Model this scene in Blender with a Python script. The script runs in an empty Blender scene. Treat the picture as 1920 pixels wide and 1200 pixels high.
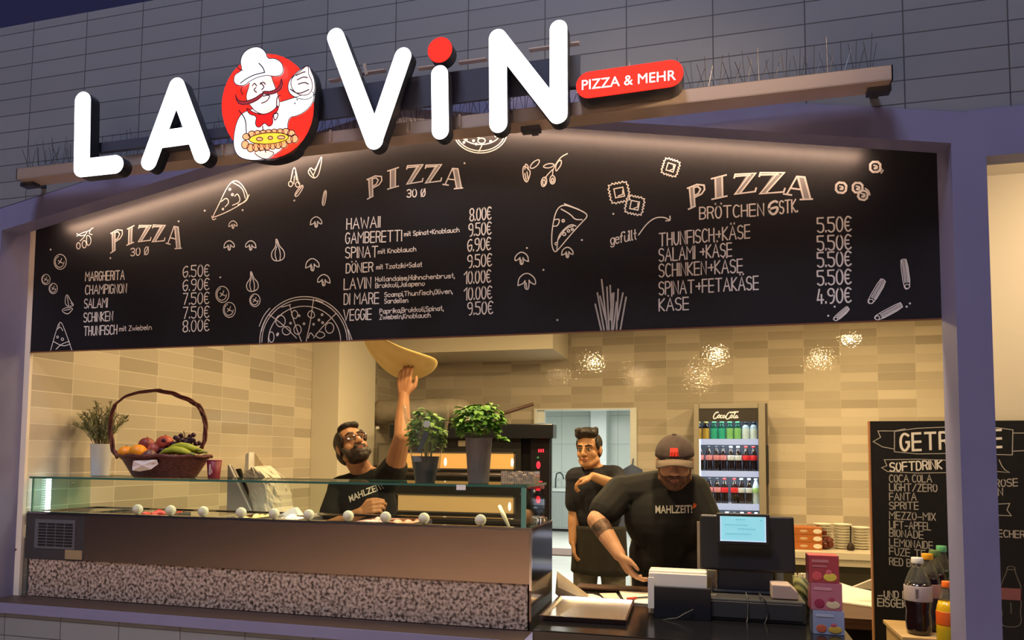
import bpy, bmesh, math, random
from mathutils import Vector, Matrix
from mathutils.bvhtree import BVHTree
random.seed(7)
S = bpy.context.scene
COL = S.collection
V = Vector

# ------------------------------------------------------------------ camera
F_PX, PPX, PPY = 1401.27, 936.83, 769.57            # focal length and principal point, 1920x1200 frame
YAW, PITCH, ROLL = -0.2679, 0.0630, 0.0080
CAM = V((2.95941, -2.62479, 1.5))
cy, sy, cp, sp = math.cos(YAW), math.sin(YAW), math.cos(PITCH), math.sin(PITCH)
FWD = V((sy*cp, cy*cp, sp)); r0 = V((cy, -sy, 0)); u0 = r0.cross(FWD)
RGT = math.cos(ROLL)*r0 + math.sin(ROLL)*u0
UPV = -math.sin(ROLL)*r0 + math.cos(ROLL)*u0
cd = bpy.data.cameras.new('camera'); cam = bpy.data.objects.new('camera', cd); COL.objects.link(cam)
cd.sensor_width = 36; cd.lens = F_PX/1920*36
cd.shift_x = (960-PPX)/1920; cd.shift_y = (PPY-600)/1920
cd.clip_start = .05; cd.clip_end = 100
cam.matrix_world = Matrix(((RGT.x, UPV.x, -FWD.x, CAM.x), (RGT.y, UPV.y, -FWD.y, CAM.y), (RGT.z, UPV.z, -FWD.z, CAM.z), (0, 0, 0, 1)))
S.camera = cam

def at(px, py, Y=None, X=None, Z=None):
    """point of the place that the photo shows at a pixel, on a known plane"""
    d = FWD + RGT*((px-PPX)/F_PX) - UPV*((py-PPY)/F_PX)
    if Y is not None: t = (Y-CAM.y)/d.y
    elif X is not None: t = (X-CAM.x)/d.x
    else: t = (Z-CAM.z)/d.z
    return CAM + d*t

# ------------------------------------------------------------------ world, exposure, large lights
S.view_settings.view_transform = 'Standard'; S.view_settings.look = 'None'
S.view_settings.exposure = 0.0; S.view_settings.gamma = 1.0
try: S.view_settings.use_curve_mapping = False
except Exception: pass
S.cycles.use_denoising = True
S.cycles.max_bounces = 8; S.cycles.transparent_max_bounces = 16
S.cycles.sample_clamp_indirect = 6.0
W = bpy.data.worlds.new('night'); S.world = W; W.use_nodes = True
W.node_tree.nodes['Background'].inputs[0].default_value = (.016, .016, .047, 1)
W.node_tree.nodes['Background'].inputs[1].default_value = 1.0

def area(name, loc, aim, size, energy, color, size_y=None, shape='RECTANGLE', spread=None):
    l = bpy.data.lights.new(name, 'AREA'); l.energy = energy; l.color = color; l.shape = shape
    l.size = size; l.size_y = size_y or size
    if spread: l.spread = spread
    o = bpy.data.objects.new(name, l); COL.objects.link(o); o.location = loc
    o.rotation_euler = (V(aim)-V(loc)).to_track_quat('-Z', 'Y').to_euler()
    return o
FILL = 1.5
area('added_fill', (1.2, -4.4, 11.5), (1.8, 0, 1.6), 2.6, 560*FILL, (.72, .76, 1.0))  # unseen fill added high out front to light the facade
area('added_fill', (2.0, -17.0, 8.0), (2.0, -17.5, 0), 6.0, 300*FILL, (1.0, .78, .52), spread=1.5)  # added to warm the far ground that the steel front reflects
area('added_fill', (1.4, -4.2, 6.0), (1.4, -4.2, 0), 3.0, 250*FILL, (1.0, .80, .60), spread=1.35)  # added over the near paving so its bounce warms the lower front
area('added_fill', (7.4, -4.0, 9.5), (4.6, 0, 2.2), 2.0, 30*FILL, (.86, .84, .98))  # weaker unseen fill added from the right
area('warm_side_light', (4.9, -1.0, 3.0), (2.6, -.12, 2.73), .2, 2.3, (1.0, .70, .42), spread=.40)
area('warm_side_light', (4.7, .35, 2.6), (4.45, 1.0, 1.6), .3, 9, (1.0, .74, .45))  # added to light the cream partition; its source is unseen
area('counter_lamp', (1.15, .27, 1.383), (1.15, .30, 1.0), 2.2, 5, (1.0, .86, .66), .012)
WARM = (1.0, .715, .34)
for cx_, cy_, e in ((.95, 1.0, 10.5), (2.0, .45, 22), (2.9, .32, 34), (4.3, 2.0, 26), (3.1, 2.6, 36), (1.6, 2.2, 36), (4.4, 3.4, 20)):
    area('downlight_lamp', (cx_, cy_, 2.73), (cx_, cy_+.05, 0), .16, e, WARM, shape='DISK')
area('kitchen_lamp', (.75, 6.2, 2.4), (.75, 6.2, 0), 1.0, 100, (1.0, 1.0, .93))
area('kitchen_lamp', (.75, 10.0, 2.4), (.75, 10.0, 0), 1.2, 130, (1.0, 1.0, .93))

# ------------------------------------------------------------------ materials
MATS = {}
def mat(name, col=(.5, .5, .5), rough=.5, metal=0., spec=.5, emit=None, es=0., trans=0., ior=1.45, alpha=1., coat=0.):
    if name in MATS: return MATS[name]
    m = bpy.data.materials.new(name); m.use_nodes = True
    b = m.node_tree.nodes['Principled BSDF']
    b.inputs['Base Color'].default_value = (*col, 1)
    b.inputs['Roughness'].default_value = rough; b.inputs['Metallic'].default_value = metal
    b.inputs['Specular IOR Level'].default_value = spec; b.inputs['IOR'].default_value = ior
    b.inputs['Transmission Weight'].default_value = trans; b.inputs['Alpha'].default_value = alpha
    b.inputs['Coat Weight'].default_value = coat
    if emit: b.inputs['Emission Color'].default_value = (*emit, 1); b.inputs['Emission Strength'].default_value = es
    MATS[name] = m; return m
def nodes(m): return m.node_tree.nodes, m.node_tree.links, m.node_tree.nodes['Principled BSDF']

def tile_mat(name, axis, w, h, ox, oz, c1, c2, mortar, ms, rough, bump=.0, coat=0.):
    """stack-bond tiles laid in the wall's own plane; axis 0: wall runs along X, 1: along Y"""
    m = mat(name, rough=rough, coat=coat); n, l, b = nodes(m)
    tc = n.new('ShaderNodeNewGeometry'); sx = n.new('ShaderNodeSeparateXYZ'); cb = n.new('ShaderNodeCombineXYZ')
    l.new(tc.outputs['Position'], sx.inputs[0])
    a = n.new('ShaderNodeMath'); a.operation = 'SUBTRACT'; a.inputs[1].default_value = ox; l.new(sx.outputs[axis], a.inputs[0])
    c = n.new('ShaderNodeMath'); c.operation = 'SUBTRACT'; c.inputs[1].default_value = oz; l.new(sx.outputs[2], c.inputs[0])
    l.new(a.outputs[0], cb.inputs[0]); l.new(c.outputs[0], cb.inputs[1])
    br = n.new('ShaderNodeTexBrick'); br.offset = 0; br.squash = 1
    br.inputs['Scale'].default_value = 1; br.inputs['Brick Width'].default_value = w; br.inputs['Row Height'].default_value = h
    br.inputs['Mortar Size'].default_value = ms; br.inputs['Mortar Smooth'].default_value = .2; br.inputs['Bias'].default_value = 0
    br.inputs['Color1'].default_value = (*c1, 1); br.inputs['Color2'].default_value = (*c2, 1); br.inputs['Mortar'].default_value = (*mortar, 1)
    l.new(cb.outputs[0], br.inputs['Vector']); l.new(br.outputs['Color'], b.inputs['Base Color'])
    bp = n.new('ShaderNodeBump'); bp.inputs['Strength'].default_value = .6; bp.inputs['Distance'].default_value = .002
    inv = n.new('ShaderNodeMath'); inv.operation = 'MULTIPLY_ADD'; inv.inputs[1].default_value = -1; inv.inputs[2].default_value = 1
    l.new(br.outputs['Fac'], inv.inputs[0])
    if bump:
        nz = n.new('ShaderNodeTexNoise'); nz.inputs['Scale'].default_value = 42; nz.inputs['Detail'].default_value = 2
        l.new(tc.outputs['Position'], nz.inputs['Vector'])
        ad = n.new('ShaderNodeMath'); ad.operation = 'MULTIPLY_ADD'; ad.inputs[1].default_value = bump
        l.new(nz.outputs['Fac'], ad.inputs[0]); l.new(inv.outputs[0], ad.inputs[2]); l.new(ad.outputs[0], bp.inputs['Height'])
    else: l.new(inv.outputs[0], bp.inputs['Height'])
    l.new(bp.outputs[0], b.inputs['Normal'])
    return m
def noise_mat(name, stops, scale, rough=.5, detail=2., bump=0., metal=0., stretch=(1, 1, 1), coat=0.):
    m = mat(name, rough=rough, metal=metal, coat=coat); n, l, b = nodes(m)
    tc = n.new('ShaderNodeNewGeometry'); mp = n.new('ShaderNodeMapping'); mp.inputs['Scale'].default_value = stretch
    nz = n.new('ShaderNodeTexNoise'); nz.inputs['Scale'].default_value = scale; nz.inputs['Detail'].default_value = detail
    cr = n.new('ShaderNodeValToRGB'); e = cr.color_ramp.elements
    while len(e) < len(stops): e.new(.5)
    for k, (p, c) in enumerate(stops): e[k].position = p; e[k].color = (*c, 1)
    l.new(tc.outputs['Position'], mp.inputs[0]); l.new(mp.outputs[0], nz.inputs['Vector'])
    l.new(nz.outputs['Fac'], cr.inputs[0]); l.new(cr.outputs[0], b.inputs['Base Color'])
    if bump:
        bp = n.new('ShaderNodeBump'); bp.inputs['Strength'].default_value = bump; bp.inputs['Distance'].default_value = .004
        l.new(nz.outputs['Fac'], bp.inputs['Height']); l.new(bp.outputs[0], b.inputs['Normal'])
    return m
def pane_mat(name, tint=(1, 1, 1), refl=.07, haze=0., hazecol=(.8, .8, .8)):
    """clear sheet: see-through with a weak mirror reflection"""
    m = bpy.data.materials.new(name); m.use_nodes = True; n = m.node_tree.nodes; l = m.node_tree.links; n.clear()
    o = n.new('ShaderNodeOutputMaterial'); t = n.new('ShaderNodeBsdfTransparent'); t.inputs[0].default_value = (*tint, 1)
    g = n.new('ShaderNodeBsdfGlossy'); g.inputs['Roughness'].default_value = .02
    lw = n.new('ShaderNodeLayerWeight'); lw.inputs['Blend'].default_value = .12
    mu = n.new('ShaderNodeMath'); mu.operation = 'MULTIPLY_ADD'; mu.inputs[1].default_value = .5; mu.inputs[2].default_value = refl*.5
    l.new(lw.outputs['Fresnel'], mu.inputs[0])
    mx = n.new('ShaderNodeMixShader'); l.new(mu.outputs[0], mx.inputs[0]); l.new(t.outputs[0], mx.inputs[1]); l.new(g.outputs[0], mx.inputs[2])
    out = mx
    if haze:
        d = n.new('ShaderNodeBsdfDiffuse'); d.inputs[0].default_value = (*hazecol, 1)
        m2 = n.new('ShaderNodeMixShader'); m2.inputs[0].default_value = haze
        l.new(mx.outputs[0], m2.inputs[1]); l.new(d.outputs[0], m2.inputs[2]); out = m2
    l.new(out.outputs[0], o.inputs[0]); MATS[name] = m; return m

TW, TH, TZ0 = .3, .2606*.3, 1.5+4.9194*.3
TZ = TZ0 - 60*TH
M_FACADE = tile_mat('grey_facade_tile', 0, TW, TH, -3.0, TZ, (.178, .192, .215), (.162, .175, .197), (.05, .05, .056), .0022, .45)
M_TL = tile_mat('beige_wall_tile_side', 1, TW, TH, .405-3*TW, .47, (.66, .585, .48), (.41, .355, .285), (.74, .68, .58), .0022, .05, bump=.6)
M_TB = tile_mat('beige_wall_tile_back', 0, TW, TH, 3.82-20*TW, .47, (.66, .585, .48), (.41, .355, .285), (.64, .57, .47), .0018, .03, bump=.8)
M_BLUE = noise_mat('blue_painted_metal', ((.3, (.150, .150, .27)), (.7, (.168, .168, .295))), 6, rough=.5)
M_CREAM = mat('cream_paint', (.74, .68, .56), .6)
M_CHALK = mat('chalk_white', (.80, .78, .76), .9)
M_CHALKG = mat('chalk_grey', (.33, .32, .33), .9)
M_BOARD = noise_mat('blackboard', ((.3, (.0065, .0065, .0085)), (.7, (.009, .009, .0115))), 40, rough=.50)
M_BOARD.node_tree.nodes['Principled BSDF'].inputs['Specular IOR Level'].default_value = .5
M_STEEL = noise_mat('brushed_steel', ((.3, (.35, .275, .22)), (.7, (.375, .295, .24))), 9, rough=.27, metal=1., stretch=(1, 1, 60))
M_CHROME = mat('polished_steel', (.55, .52, .50), .12, 1.)
M_BLACKG = mat('black_gloss', (.006, .006, .007), .16)
M_BLACK = mat('black_plastic', (.012, .012, .014), .42)
M_DGREY = mat('dark_grey_plastic', (.045, .045, .045), .5)
M_WHITE = mat('white_plastic', (.78, .77, .74), .4)
M_PAPER = mat('white_paper', (.80, .76, .68), .8)
M_GRANITE = noise_mat('speckled_granite', ((.33, (.03, .022, .02)), (.43, (.15, .105, .085)), (.50, (.36, .26, .205)), (.62, (.52, .41, .33))), 75, rough=.35, detail=3)
M_GLASS = pane_mat('clear_glass', (.93, .97, .95), .07)
M_GEDGE = mat('green_glass_edge', (.045, .13, .095), .15)
M_GEND = pane_mat('green_tinted_glass', (.84, .95, .91), .10)
M_WOOD = noise_mat('dark_wood', ((.3, (.05, .022, .014)), (.7, (.09, .04, .025))), 8, rough=.45, stretch=(1, 14, 14))
M_LWOOD = noise_mat('light_wood', ((.3, (.42, .27, .10)), (.7, (.52, .34, .14))), 9, rough=.6, stretch=(1, 8, 8))

# ------------------------------------------------------------------ mesh helpers
ORG = {}
class MB:
    def __init__(s): s.v = []; s.f = []
    def add(s, vs, fs):
        n = len(s.v); s.v += [V(p) for p in vs]; s.f += [tuple(i+n for i in f) for f in fs]; return s
    def box(s, a, b):
        x0, y0, z0 = a; x1, y1, z1 = b
        return s.add([(x0, y0, z0), (x1, y0, z0), (x1, y1, z0), (x0, y1, z0), (x0, y0, z1), (x1, y0, z1), (x1, y1, z1), (x0, y1, z1)],
                     [(0, 3, 2, 1), (4, 5, 6, 7), (0, 1, 5, 4), (1, 2, 6, 5), (2, 3, 7, 6), (3, 0, 4, 7)])
    def obox(s, c, size, R=None):
        R = R or Matrix.Identity(3); hx, hy, hz = size[0]/2, size[1]/2, size[2]/2; k = len(s.v)
        s.box((-hx, -hy, -hz), (hx, hy, hz))
        for i in range(k, len(s.v)): s.v[i] = R @ s.v[i] + V(c)
        return s
    def prism(s, poly, fn, d0, d1):
        """2D outline (counter-clockwise or not) extruded between two depths; fn(u, v, d) -> point"""
        n = len(poly)
        vs = [fn(u, v, d0) for u, v in poly] + [fn(u, v, d1) for u, v in poly]
        return s.add(vs, [tuple(range(n-1, -1, -1)), tuple(range(n, 2*n))] + [(i, (i+1) % n, n+(i+1) % n, n+i) for i in range(n)])
    def tube(s, pts, r, seg=8, cap=True):
        pts = [V(p) for p in pts]; n = len(pts)
        rs = r if isinstance(r, (list, tuple)) else [r]*n
        ref = None; k = len(s.v); vs = []
        for i, p in enumerate(pts):
            t = (pts[min(i+1, n-1)]-pts[max(i-1, 0)])
            t = t.normalized() if t.length > 1e-9 else V((0, 0, 1))
            if ref is None:
                ref = t.cross(V((0, 0, 1)));
                if ref.length < .1: ref = t.cross(V((1, 0, 0)))
            ref = (ref - t*ref.dot(t)).normalized(); b = t.cross(ref)
            vs += [p + (ref*math.cos(2*math.pi*j/seg)+b*math.sin(2*math.pi*j/seg))*rs[i] for j in range(seg)]
        fs = [(i*seg+j, i*seg+(j+1) % seg, (i+1)*seg+(j+1) % seg, (i+1)*seg+j) for i in range(n-1) for j in range(seg)]
        if cap: fs += [tuple(range(seg-1, -1, -1)), tuple((n-1)*seg+j for j in range(seg))]
        return s.add(vs, fs)
    def lathe(s, prof, c=(0, 0, 0), seg=20, sx=1., sy=1.):
        c = V(c); n = len(prof); vs = []
        for r, z in prof: vs += [c + V((r*sx*math.cos(2*math.pi*j/seg), r*sy*math.sin(2*math.pi*j/seg), z)) for j in range(seg)]
        fs = [(i*seg+j, i*seg+(j+1) % seg, (i+1)*seg+(j+1) % seg, (i+1)*seg+j) for i in range(n-1) for j in range(seg)]
        fs += [tuple(range(seg-1, -1, -1)), tuple((n-1)*seg+j for j in range(seg))]
        return s.add(vs, fs)
    def ell(s, c, r, R=None, u=14, w=9):
        R = R or Matrix.Identity(3); c = V(c); r = r if isinstance(r, (list, tuple)) else (r, r, r)
        vs = []; fs = []
        for i in range(1, w):
            th = math.pi*i/w
            for j in range(u):
                ph = 2*math.pi*j/u
                vs.append(R @ V((r[0]*math.sin(th)*math.cos(ph), r[1]*math.sin(th)*math.sin(ph), r[2]*math.cos(th))) + c)
        t = len(vs); vs += [R @ V((0, 0, r[2])) + c, R @ V((0, 0, -r[2])) + c]
        for j in range(u):
            fs.append((t, j, (j+1) % u)); fs.append((t+1, (w-2)*u+(j+1) % u, (w-2)*u+j))
            for i in range(w-2): fs.append((i*u+j, (i+1)*u+j, (i+1)*u+(j+1) % u, i*u+(j+1) % u))
        return s.add(vs, fs)
    def cap(s, a, b, ra, rb, u=12):
        """tapered capsule"""
        a, b = V(a), V(b); d = b-a; L = d.length
        if L < 1e-6: return s.ell(a, max(ra, rb))
        z = d/L; x = z.cross(V((0, 0, 1)))
        if x.length < .05: x = z.cross(V((1, 0, 0)))
        x.normalize(); y = z.cross(x); pr = []
        for k in range(5): t = -math.pi/2 + k*math.pi/8; pr.append((ra*math.cos(t), ra*math.sin(t)))
        for k in range(5): t = k*math.pi/8; pr.append((rb*math.cos(t), L+rb*math.sin(t)))
        pr = [(max(q, 1e-4), h) for q, h in pr]; vs = []
        for q, h in pr: vs += [a+z*h+(x*math.cos(2*math.pi*j/u)+y*math.sin(2*math.pi*j/u))*q for j in range(u)]
        n = len(pr)
        fs = [(i*u+j, i*u+(j+1) % u, (i+1)*u+(j+1) % u, (i+1)*u+j) for i in range(n-1) for j in range(u)]
        fs += [tuple(range(u-1, -1, -1)), tuple((n-1)*u+j for j in range(u))]
        return s.add(vs, fs)
    def build(s, name, m, parent=None, smooth=False, bevel=0., org=None, fix=True):
        me = bpy.data.meshes.new(name); o_ = ORG.get(parent.name, V((0, 0, 0))) if parent else V(org or (0, 0, 0))
        me.from_pydata([p-o_ for p in s.v], [], s.f)
        if fix:
            bm = bmesh.new(); bm.from_mesh(me); bmesh.ops.recalc_face_normals(bm, faces=bm.faces); bm.to_mesh(me); bm.free()
        me.materials.append(m)
        if smooth: me.polygons.foreach_set('use_smooth', [True]*len(me.polygons))
        o = bpy.data.objects.new(name, me); COL.objects.link(o)
        if parent: o.parent = parent; ORG[o.name] = o_
        else: o.location = o_; ORG[o.name] = o_
        if bevel:
            b = o.modifiers.new('bevel', 'BEVEL'); b.width = bevel; b.segments = 2; b.limit_method = 'ANGLE'; b.angle_limit = .6
        return o
def tag(o, label=None, cat=None, group=None, kind=None):
    if label: o['label'] = label
    if cat: o['category'] = cat
    if group: o['group'] = group
    if kind: o['kind'] = kind
    return o
def thing(name, label, cat, loc=(0, 0, 0), group=None):
    o = bpy.data.objects.new(name, None); o.empty_display_size = .05; COL.objects.link(o); o.location = loc; ORG[o.name] = V(loc)
    return tag(o, label, cat, group)
def struct(o): o['kind'] = 'structure'; return o
def copy_tree(o, parent=None):
    c = o.copy(); COL.objects.link(c)
    if parent: c.parent = parent
    for ch in list(o.children): copy_tree(ch, c)
    return c
def chaikin(p, k=2, closed=False):
    for _ in range(k):
        q = []; n = len(p)
        rng = range(n) if closed else range(n-1)
        for i in rng:
            a, b = p[i], p[(i+1) % n]
            q += [(a[0]*.75+b[0]*.25, a[1]*.75+b[1]*.25), (a[0]*.25+b[0]*.75, a[1]*.25+b[1]*.75)]
        p = q if closed else [p[0]] + q + [p[-1]]
    return p
RK = [0]
def ribbon(mb, pts, hw, fn):
    """flat stroke in an upright plane facing -Y, mitred at its corners; fn(u, v) -> point. Successive strokes lie a hair apart"""
    P = [pts[0]]
    for p in pts[1:]:
        if math.hypot(p[0]-P[-1][0], p[1]-P[-1][1]) > 1e-5: P.append(p)
    n = len(P)
    if n < 2: return
    RK[0] = (RK[0]+1) % 6; off = V((0, -.00012*RK[0], 0)); cl = math.hypot(P[0][0]-P[-1][0], P[0][1]-P[-1][1]) < 1e-4 and n > 3
    if cl: P = P[:-1]; n -= 1
    D = []
    for i in range(n if cl else n-1):
        a, b = P[i], P[(i+1) % n]; L = math.hypot(b[0]-a[0], b[1]-a[1]); D.append(((b[0]-a[0])/L, (b[1]-a[1])/L))
    vs = []
    for i in range(n):
        d0 = D[i-1] if (cl or i > 0) else D[0]; d1 = D[i % len(D)] if (cl or i < n-1) else D[-1]
        nx, ny = -(d0[1]+d1[1]), d0[0]+d1[0]; L = math.hypot(nx, ny)
        if L < .25: nx, ny, L = -d1[1], d1[0], 1.
        nx, ny = nx/L, ny/L; k = min(1/max(.2, abs(nx*-d1[1]+ny*d1[0])), 1.8)*hw
        e0 = e1 = 0.
        if not cl and i == 0: e0, e1 = -d1[0]*hw*.5, -d1[1]*hw*.5
        if not cl and i == n-1: e0, e1 = d0[0]*hw*.5, d0[1]*hw*.5
        vs += [fn(P[i][0]+nx*k+e0, P[i][1]+ny*k+e1)+off, fn(P[i][0]-nx*k+e0, P[i][1]-ny*k+e1)+off]
    mb.add(vs, [(2*i, 2*i+1, (2*i+3) % (2*n), (2*i+2) % (2*n)) for i in range(n if cl else n-1)])
# ------------------------------------------------------------------ setting: facade, frame, room
XL, XR, ZV, ZA, XA = -.12, 3.727, 2.5145, 2.860, 1.803
FW, FH = .098, .105                                   # pillar width, beam height
def XZ(u, v, d): return (u, d, v)
zig = [(-3.2, ZV+FH), (-2.1, ZA+FH), (XL-.049, ZV+FH), (XA, ZA+FH), (3.776, ZV+FH-.005), (5.85, ZV+FH-.005), (5.85, .3), (8.2, .3)]
mb = MB().prism(zig + [(8.2, 3.484), (-3.2, 3.484)], XZ, .008, .20)
mb.prism([(-3.2, 0), (3.83, 0), (3.83, .812), (-3.2, .812)], XZ, .008, .14)
mb.box((-3.2, .009, .8), (-2.0, .2, 2.7)); mb.box((5.85, .009, 0), (8.2, .2, .4))
struct(mb.build('wall_front', M_FACADE))
fr = MB()
for x0, x1 in ((XL-FW, XL), (XR, XR+FW)): fr.prism([(x0, 0 if x0 > 3 else .806), (x1, 0 if x0 > 3 else .806), (x1, ZV+.06), (x0, ZV+.06)], XZ, 0, .150)
def beam(xa, za, xb, zb): fr.prism([(xa, za), (xb, zb), (xb, zb+FH), (xa, za+FH)], XZ, .0004, .0850)
beam(XL-FW*.5, ZV-.009, XA, ZA); beam(XA, ZA, XR+FW*.5, ZV-.009)
fr.box((XR+FW*.5, .0005, 2.462), (5.85, .0851, ZV+FH-.004)); beam(-2.1, ZA, XL-FW*.5, ZV-.009)
fr.box((XL-FW, -.001, .806), (XR+FW, .155, .849))
struct(fr.build('trim_1', M_BLUE))
struct(MB().box((XL, .002, .8485), (2.33, .157, .8500)).build('trim_3', mat('dark_sill', (.030, .018, .015), .5)))
mb = MB().box((-2.0, .10, .8), (XL-FW, .13, 2.9)); struct(mb.build('wall_neighbour', mat('dark_shutter', (.02, .02, .03), .5)))
# room shell
struct(MB().box((-.6, .14, -.1), (8.0, 13.6, 0)).build('floor', noise_mat('pale_floor', ((.3, (.42, .43, .40)), (.7, (.50, .51, .48))), 3, .35)))
struct(MB().box((-25, -45, -.1), (35, .14, 0)).build('ground', mat('brown_paving', (.34, .25, .18), .5)))
struct(MB().box((-.29, .16, 0), (-.09, 4.7, 2.9)).build('wall_left', M_TL))
bw = MB()
bw.box((-.09, 4.5, 0), (1.36, 4.66, 2.9)); bw.box((2.345, 4.5, 0), (7.0, 4.66, 2.9)); bw.box((1.36, 4.5, 1.978), (2.345, 4.66, 2.9))
struct(bw.build('wall_back', M_TB))
struct(MB().box((-.3, .19, 2.75), (7.0, 4.7, 2.9)).build('ceiling', M_CREAM))
struct(MB().box((6.9, .2, 0), (7.0, 4.5, 2.75)).build('wall_right', M_CREAM))
struct(MB().box((-.09, 2.76, 0), (.152, 3.44, 2.75)).build('wall_pillar', M_CREAM, bevel=.004))
struct(MB().box((-.09, 3.735, 2.452), (1.69, 4.5, 2.75)).build('ceiling_bulkhead', mat('bulkhead_paint', (.72, .66, .54), .6)))
struct(MB().box((4.06, 1.03, 0), (4.9, 1.13, 2.75)).build('wall_partition', M_CREAM))
# doorway lining and kitchen beyond
M_DW = mat('white_gloss_paint', (.80, .84, .85), .3)
dj = MB().box((1.36, 4.46, 0), (1.385, 4.68, 1.978)).box((2.285, 4.46, 0), (2.345, 4.68, 1.978)).box((1.385, 4.48, 1.965), (2.285, 4.68, 1.978))
dj.box((1.385, 4.52, 1.84), (1.45, 4.60, 1.965))
struct(dj.build('door_1', M_DW, bevel=.003))
M_KT = tile_mat('white_kitchen_tile', 0, .6, .6, 0, 0, (.66, .71, .67), (.62, .67, .64), (.42, .46, .44), .006, .25)
struct(MB().box((-1.6, 13.2, 0), (3.4, 13.35, 2.6)).build('wall_kitchen_back', M_KT))
struct(MB().box((-1.6, 4.66, 0), (-1.5, 13.2, 2.6)).box((3.3, 4.66, 0), (3.4, 13.2, 2.6)).build('wall_kitchen_sides', tile_mat('white_kitchen_tile_side', 1, .6, .6, 0, 0, (.66, .71, .67), (.62, .67, .64), (.42, .46, .44), .006, .25)))
struct(MB().box((-1.6, 4.66, 2.5), (3.4, 13.35, 2.6)).build('ceiling_kitchen', mat('kitchen_ceiling', (.62, .68, .66), .6)))
struct(MB().box((.70, 12.7, 0), (1.02, 13.2, 2.5)).build('wall_kitchen_pier', M_DW))

# ------------------------------------------------------------------ illuminated sign
M_LED = mat('glowing_white_acrylic', (.9, .9, .9), .3, emit=(.93, .96, 1.0), es=2.4)
M_LRED = mat('glowing_red_acrylic', (.8, .02, .01), .3, emit=(1.0, .030, .018), es=.95)
M_CAN = mat('black_letter_can', (.012, .014, .022), .35)
M_RAIL = mat('sign_rail_dark', (.06, .065, .085), .4, .6)
M_ALU = mat('sign_rail_aluminium', (.66, .52, .42), .38, .65)
SY = -.20
sign = thing('illuminated_sign', 'glowing LA ViN channel letter sign on a steel beam above the gabled front', 'sign', (1.8, 0, 2.7))
bmx = MB().box((.086, -.12, 2.690), (3.537, -.117, 2.736)).box((.086, -.12, 2.688), (3.537, -.035, 2.691)).box((.086, -.12, 2.735), (3.537, -.118, 2.7365)).box((.086, -.04, 2.69), (3.537, -.035, 2.72))
bmx.box((3.533, -.12, 2.688), (3.537, -.035, 2.736)).box((.086, -.12, 2.688), (.09, -.035, 2.736))
bmx.build('mounting_beam', M_ALU, sign)
for px, py in ((70, 340), (520, 270), (1000, 218), (1642, 163)):
    p = at(px, py, Y=-.03); MB().box((p.x-.034, -.085, 2.672), (p.x+.034, -.045, 2.689)).box((p.x-.012, -.05, 2.69), (p.x+.012, .01, 2.71)).build('wall_bracket', M_RAIL, sign)
def sl(px, py, Y=SY): p = at(px, py, Y=Y); return (p.x, p.z)
rl = MB()
a, b = sl(165, 280, -.13), sl(592, 225, -.13); rl.box((a[0], -.138, a[1]-.022), (b[0], -.122, a[1]+.018))
a, b = sl(592, 230, -.13), sl(1088, 140, -.13)
rl.box((a[0], -.134, 2.78), (b[0], -.122, b[1]+.07))
rl.build('backing_panel', mat('sign_backing_dark', (.05, .055, .085), .45), sign)
for x0, x1, yy in ((617, 655, 151), (650, 722, 141), (784, 842, 128), (860, 912, 117), (992, 1086, 93)):
    p, q = at(x0, yy, Y=-.135), at(x1, yy-(x1-x0)*.12, Y=-.135); MB().box((p.x, -.142, p.z-.003), (q.x, -.12, p.z+.002)).build('rail_trim', M_ALU, sign)
p = at(687, 132, Y=-.135); MB().obox((p.x, -.14, p.z), (.012, .012, .045), Matrix.Rotation(-.25, 3, 'Y')).build('rail_clip', M_ALU, sign)
for px, py in ((418, 282), (520, 266), (620, 255), (765, 235), (862, 226), (964, 216), (1074, 205)):
    p = at(px, py, Y=-.125); MB().box((p.x-.004, -.13, p.z-.022), (p.x+.004, -.12, p.z+.022)).build('rail_joint', M_ALU, sign)
def capsule2d(a, b, r, k=10):
    ang = math.atan2(b[1]-a[1], b[0]-a[0]); P = []
    for i in range(k+1): t = ang-math.pi/2+math.pi*i/k; P.append((b[0]+r*math.cos(t), b[1]+r*math.sin(t)))
    for i in range(k+1): t = ang+math.pi/2+math.pi*i/k; P.append((a[0]+r*math.cos(t), a[1]+r*math.sin(t)))
    return P
def letter(strokes, hw, label):
    r = hw*abs(sl(701, 200)[0]-sl(700, 200)[0]) if hw else 0
    can = MB(); face = MB()
    for i, (p, q) in enumerate(strokes):
        r = hw*abs(sl(p[0]+1, p[1])[0]-sl(p[0], p[1])[0]); e = i*.0003
        a, b = sl(*p), sl(*q)
        can.prism(capsule2d(a, b, r), XZ, SY-.002-e, SY+.045)
        face.prism(capsule2d(a, b, r*.985), XZ, SY-.008-e, SY-.002)
    c = can.build('letter', M_CAN, sign); c['label'] = label
    face.build('glowing_face', M_LED, c)
letter([((157, 190), (155, 316)), ((155, 316), (218, 309))], 14, 'glowing white letter L')
letter([((333, 163), (281, 304)), ((333, 163), (380, 291)), ((306, 262), (356, 255))], 14, 'glowing white letter A')
letter([((630.5, 71), (703, 264)), ((756.5, 107), (703, 264))], 15.5, 'glowing white letter V')
letter([((825, 140), (826.5, 246))], 15.5, 'glowing white stem of the letter i')
letter([((934, 73), (935, 233)), ((934, 73), (1046, 216)), ((1047.7, 56), (1048, 216))], 16.5, 'glowing white letter N')
a = sl(825.7, 95); r = 22.5*.00205
dc = MB().prism(capsule2d(a, (a[0]+1e-4, a[1]), r, 14), XZ, SY-.002, SY+.045).build('letter', M_CAN, sign); dc['label'] = 'glowing red dot of the letter i'
MB().prism(capsule2d(a, (a[0]+1e-4, a[1]), r*.98, 14), XZ, SY-.008, SY-.002).build('glowing_face', M_LRED, dc)
a, b = sl(1105.5, 160.5), sl(1255, 139.5); r = 26*(sl(1181, 150)[0]-sl(1180, 150)[0])
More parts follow.
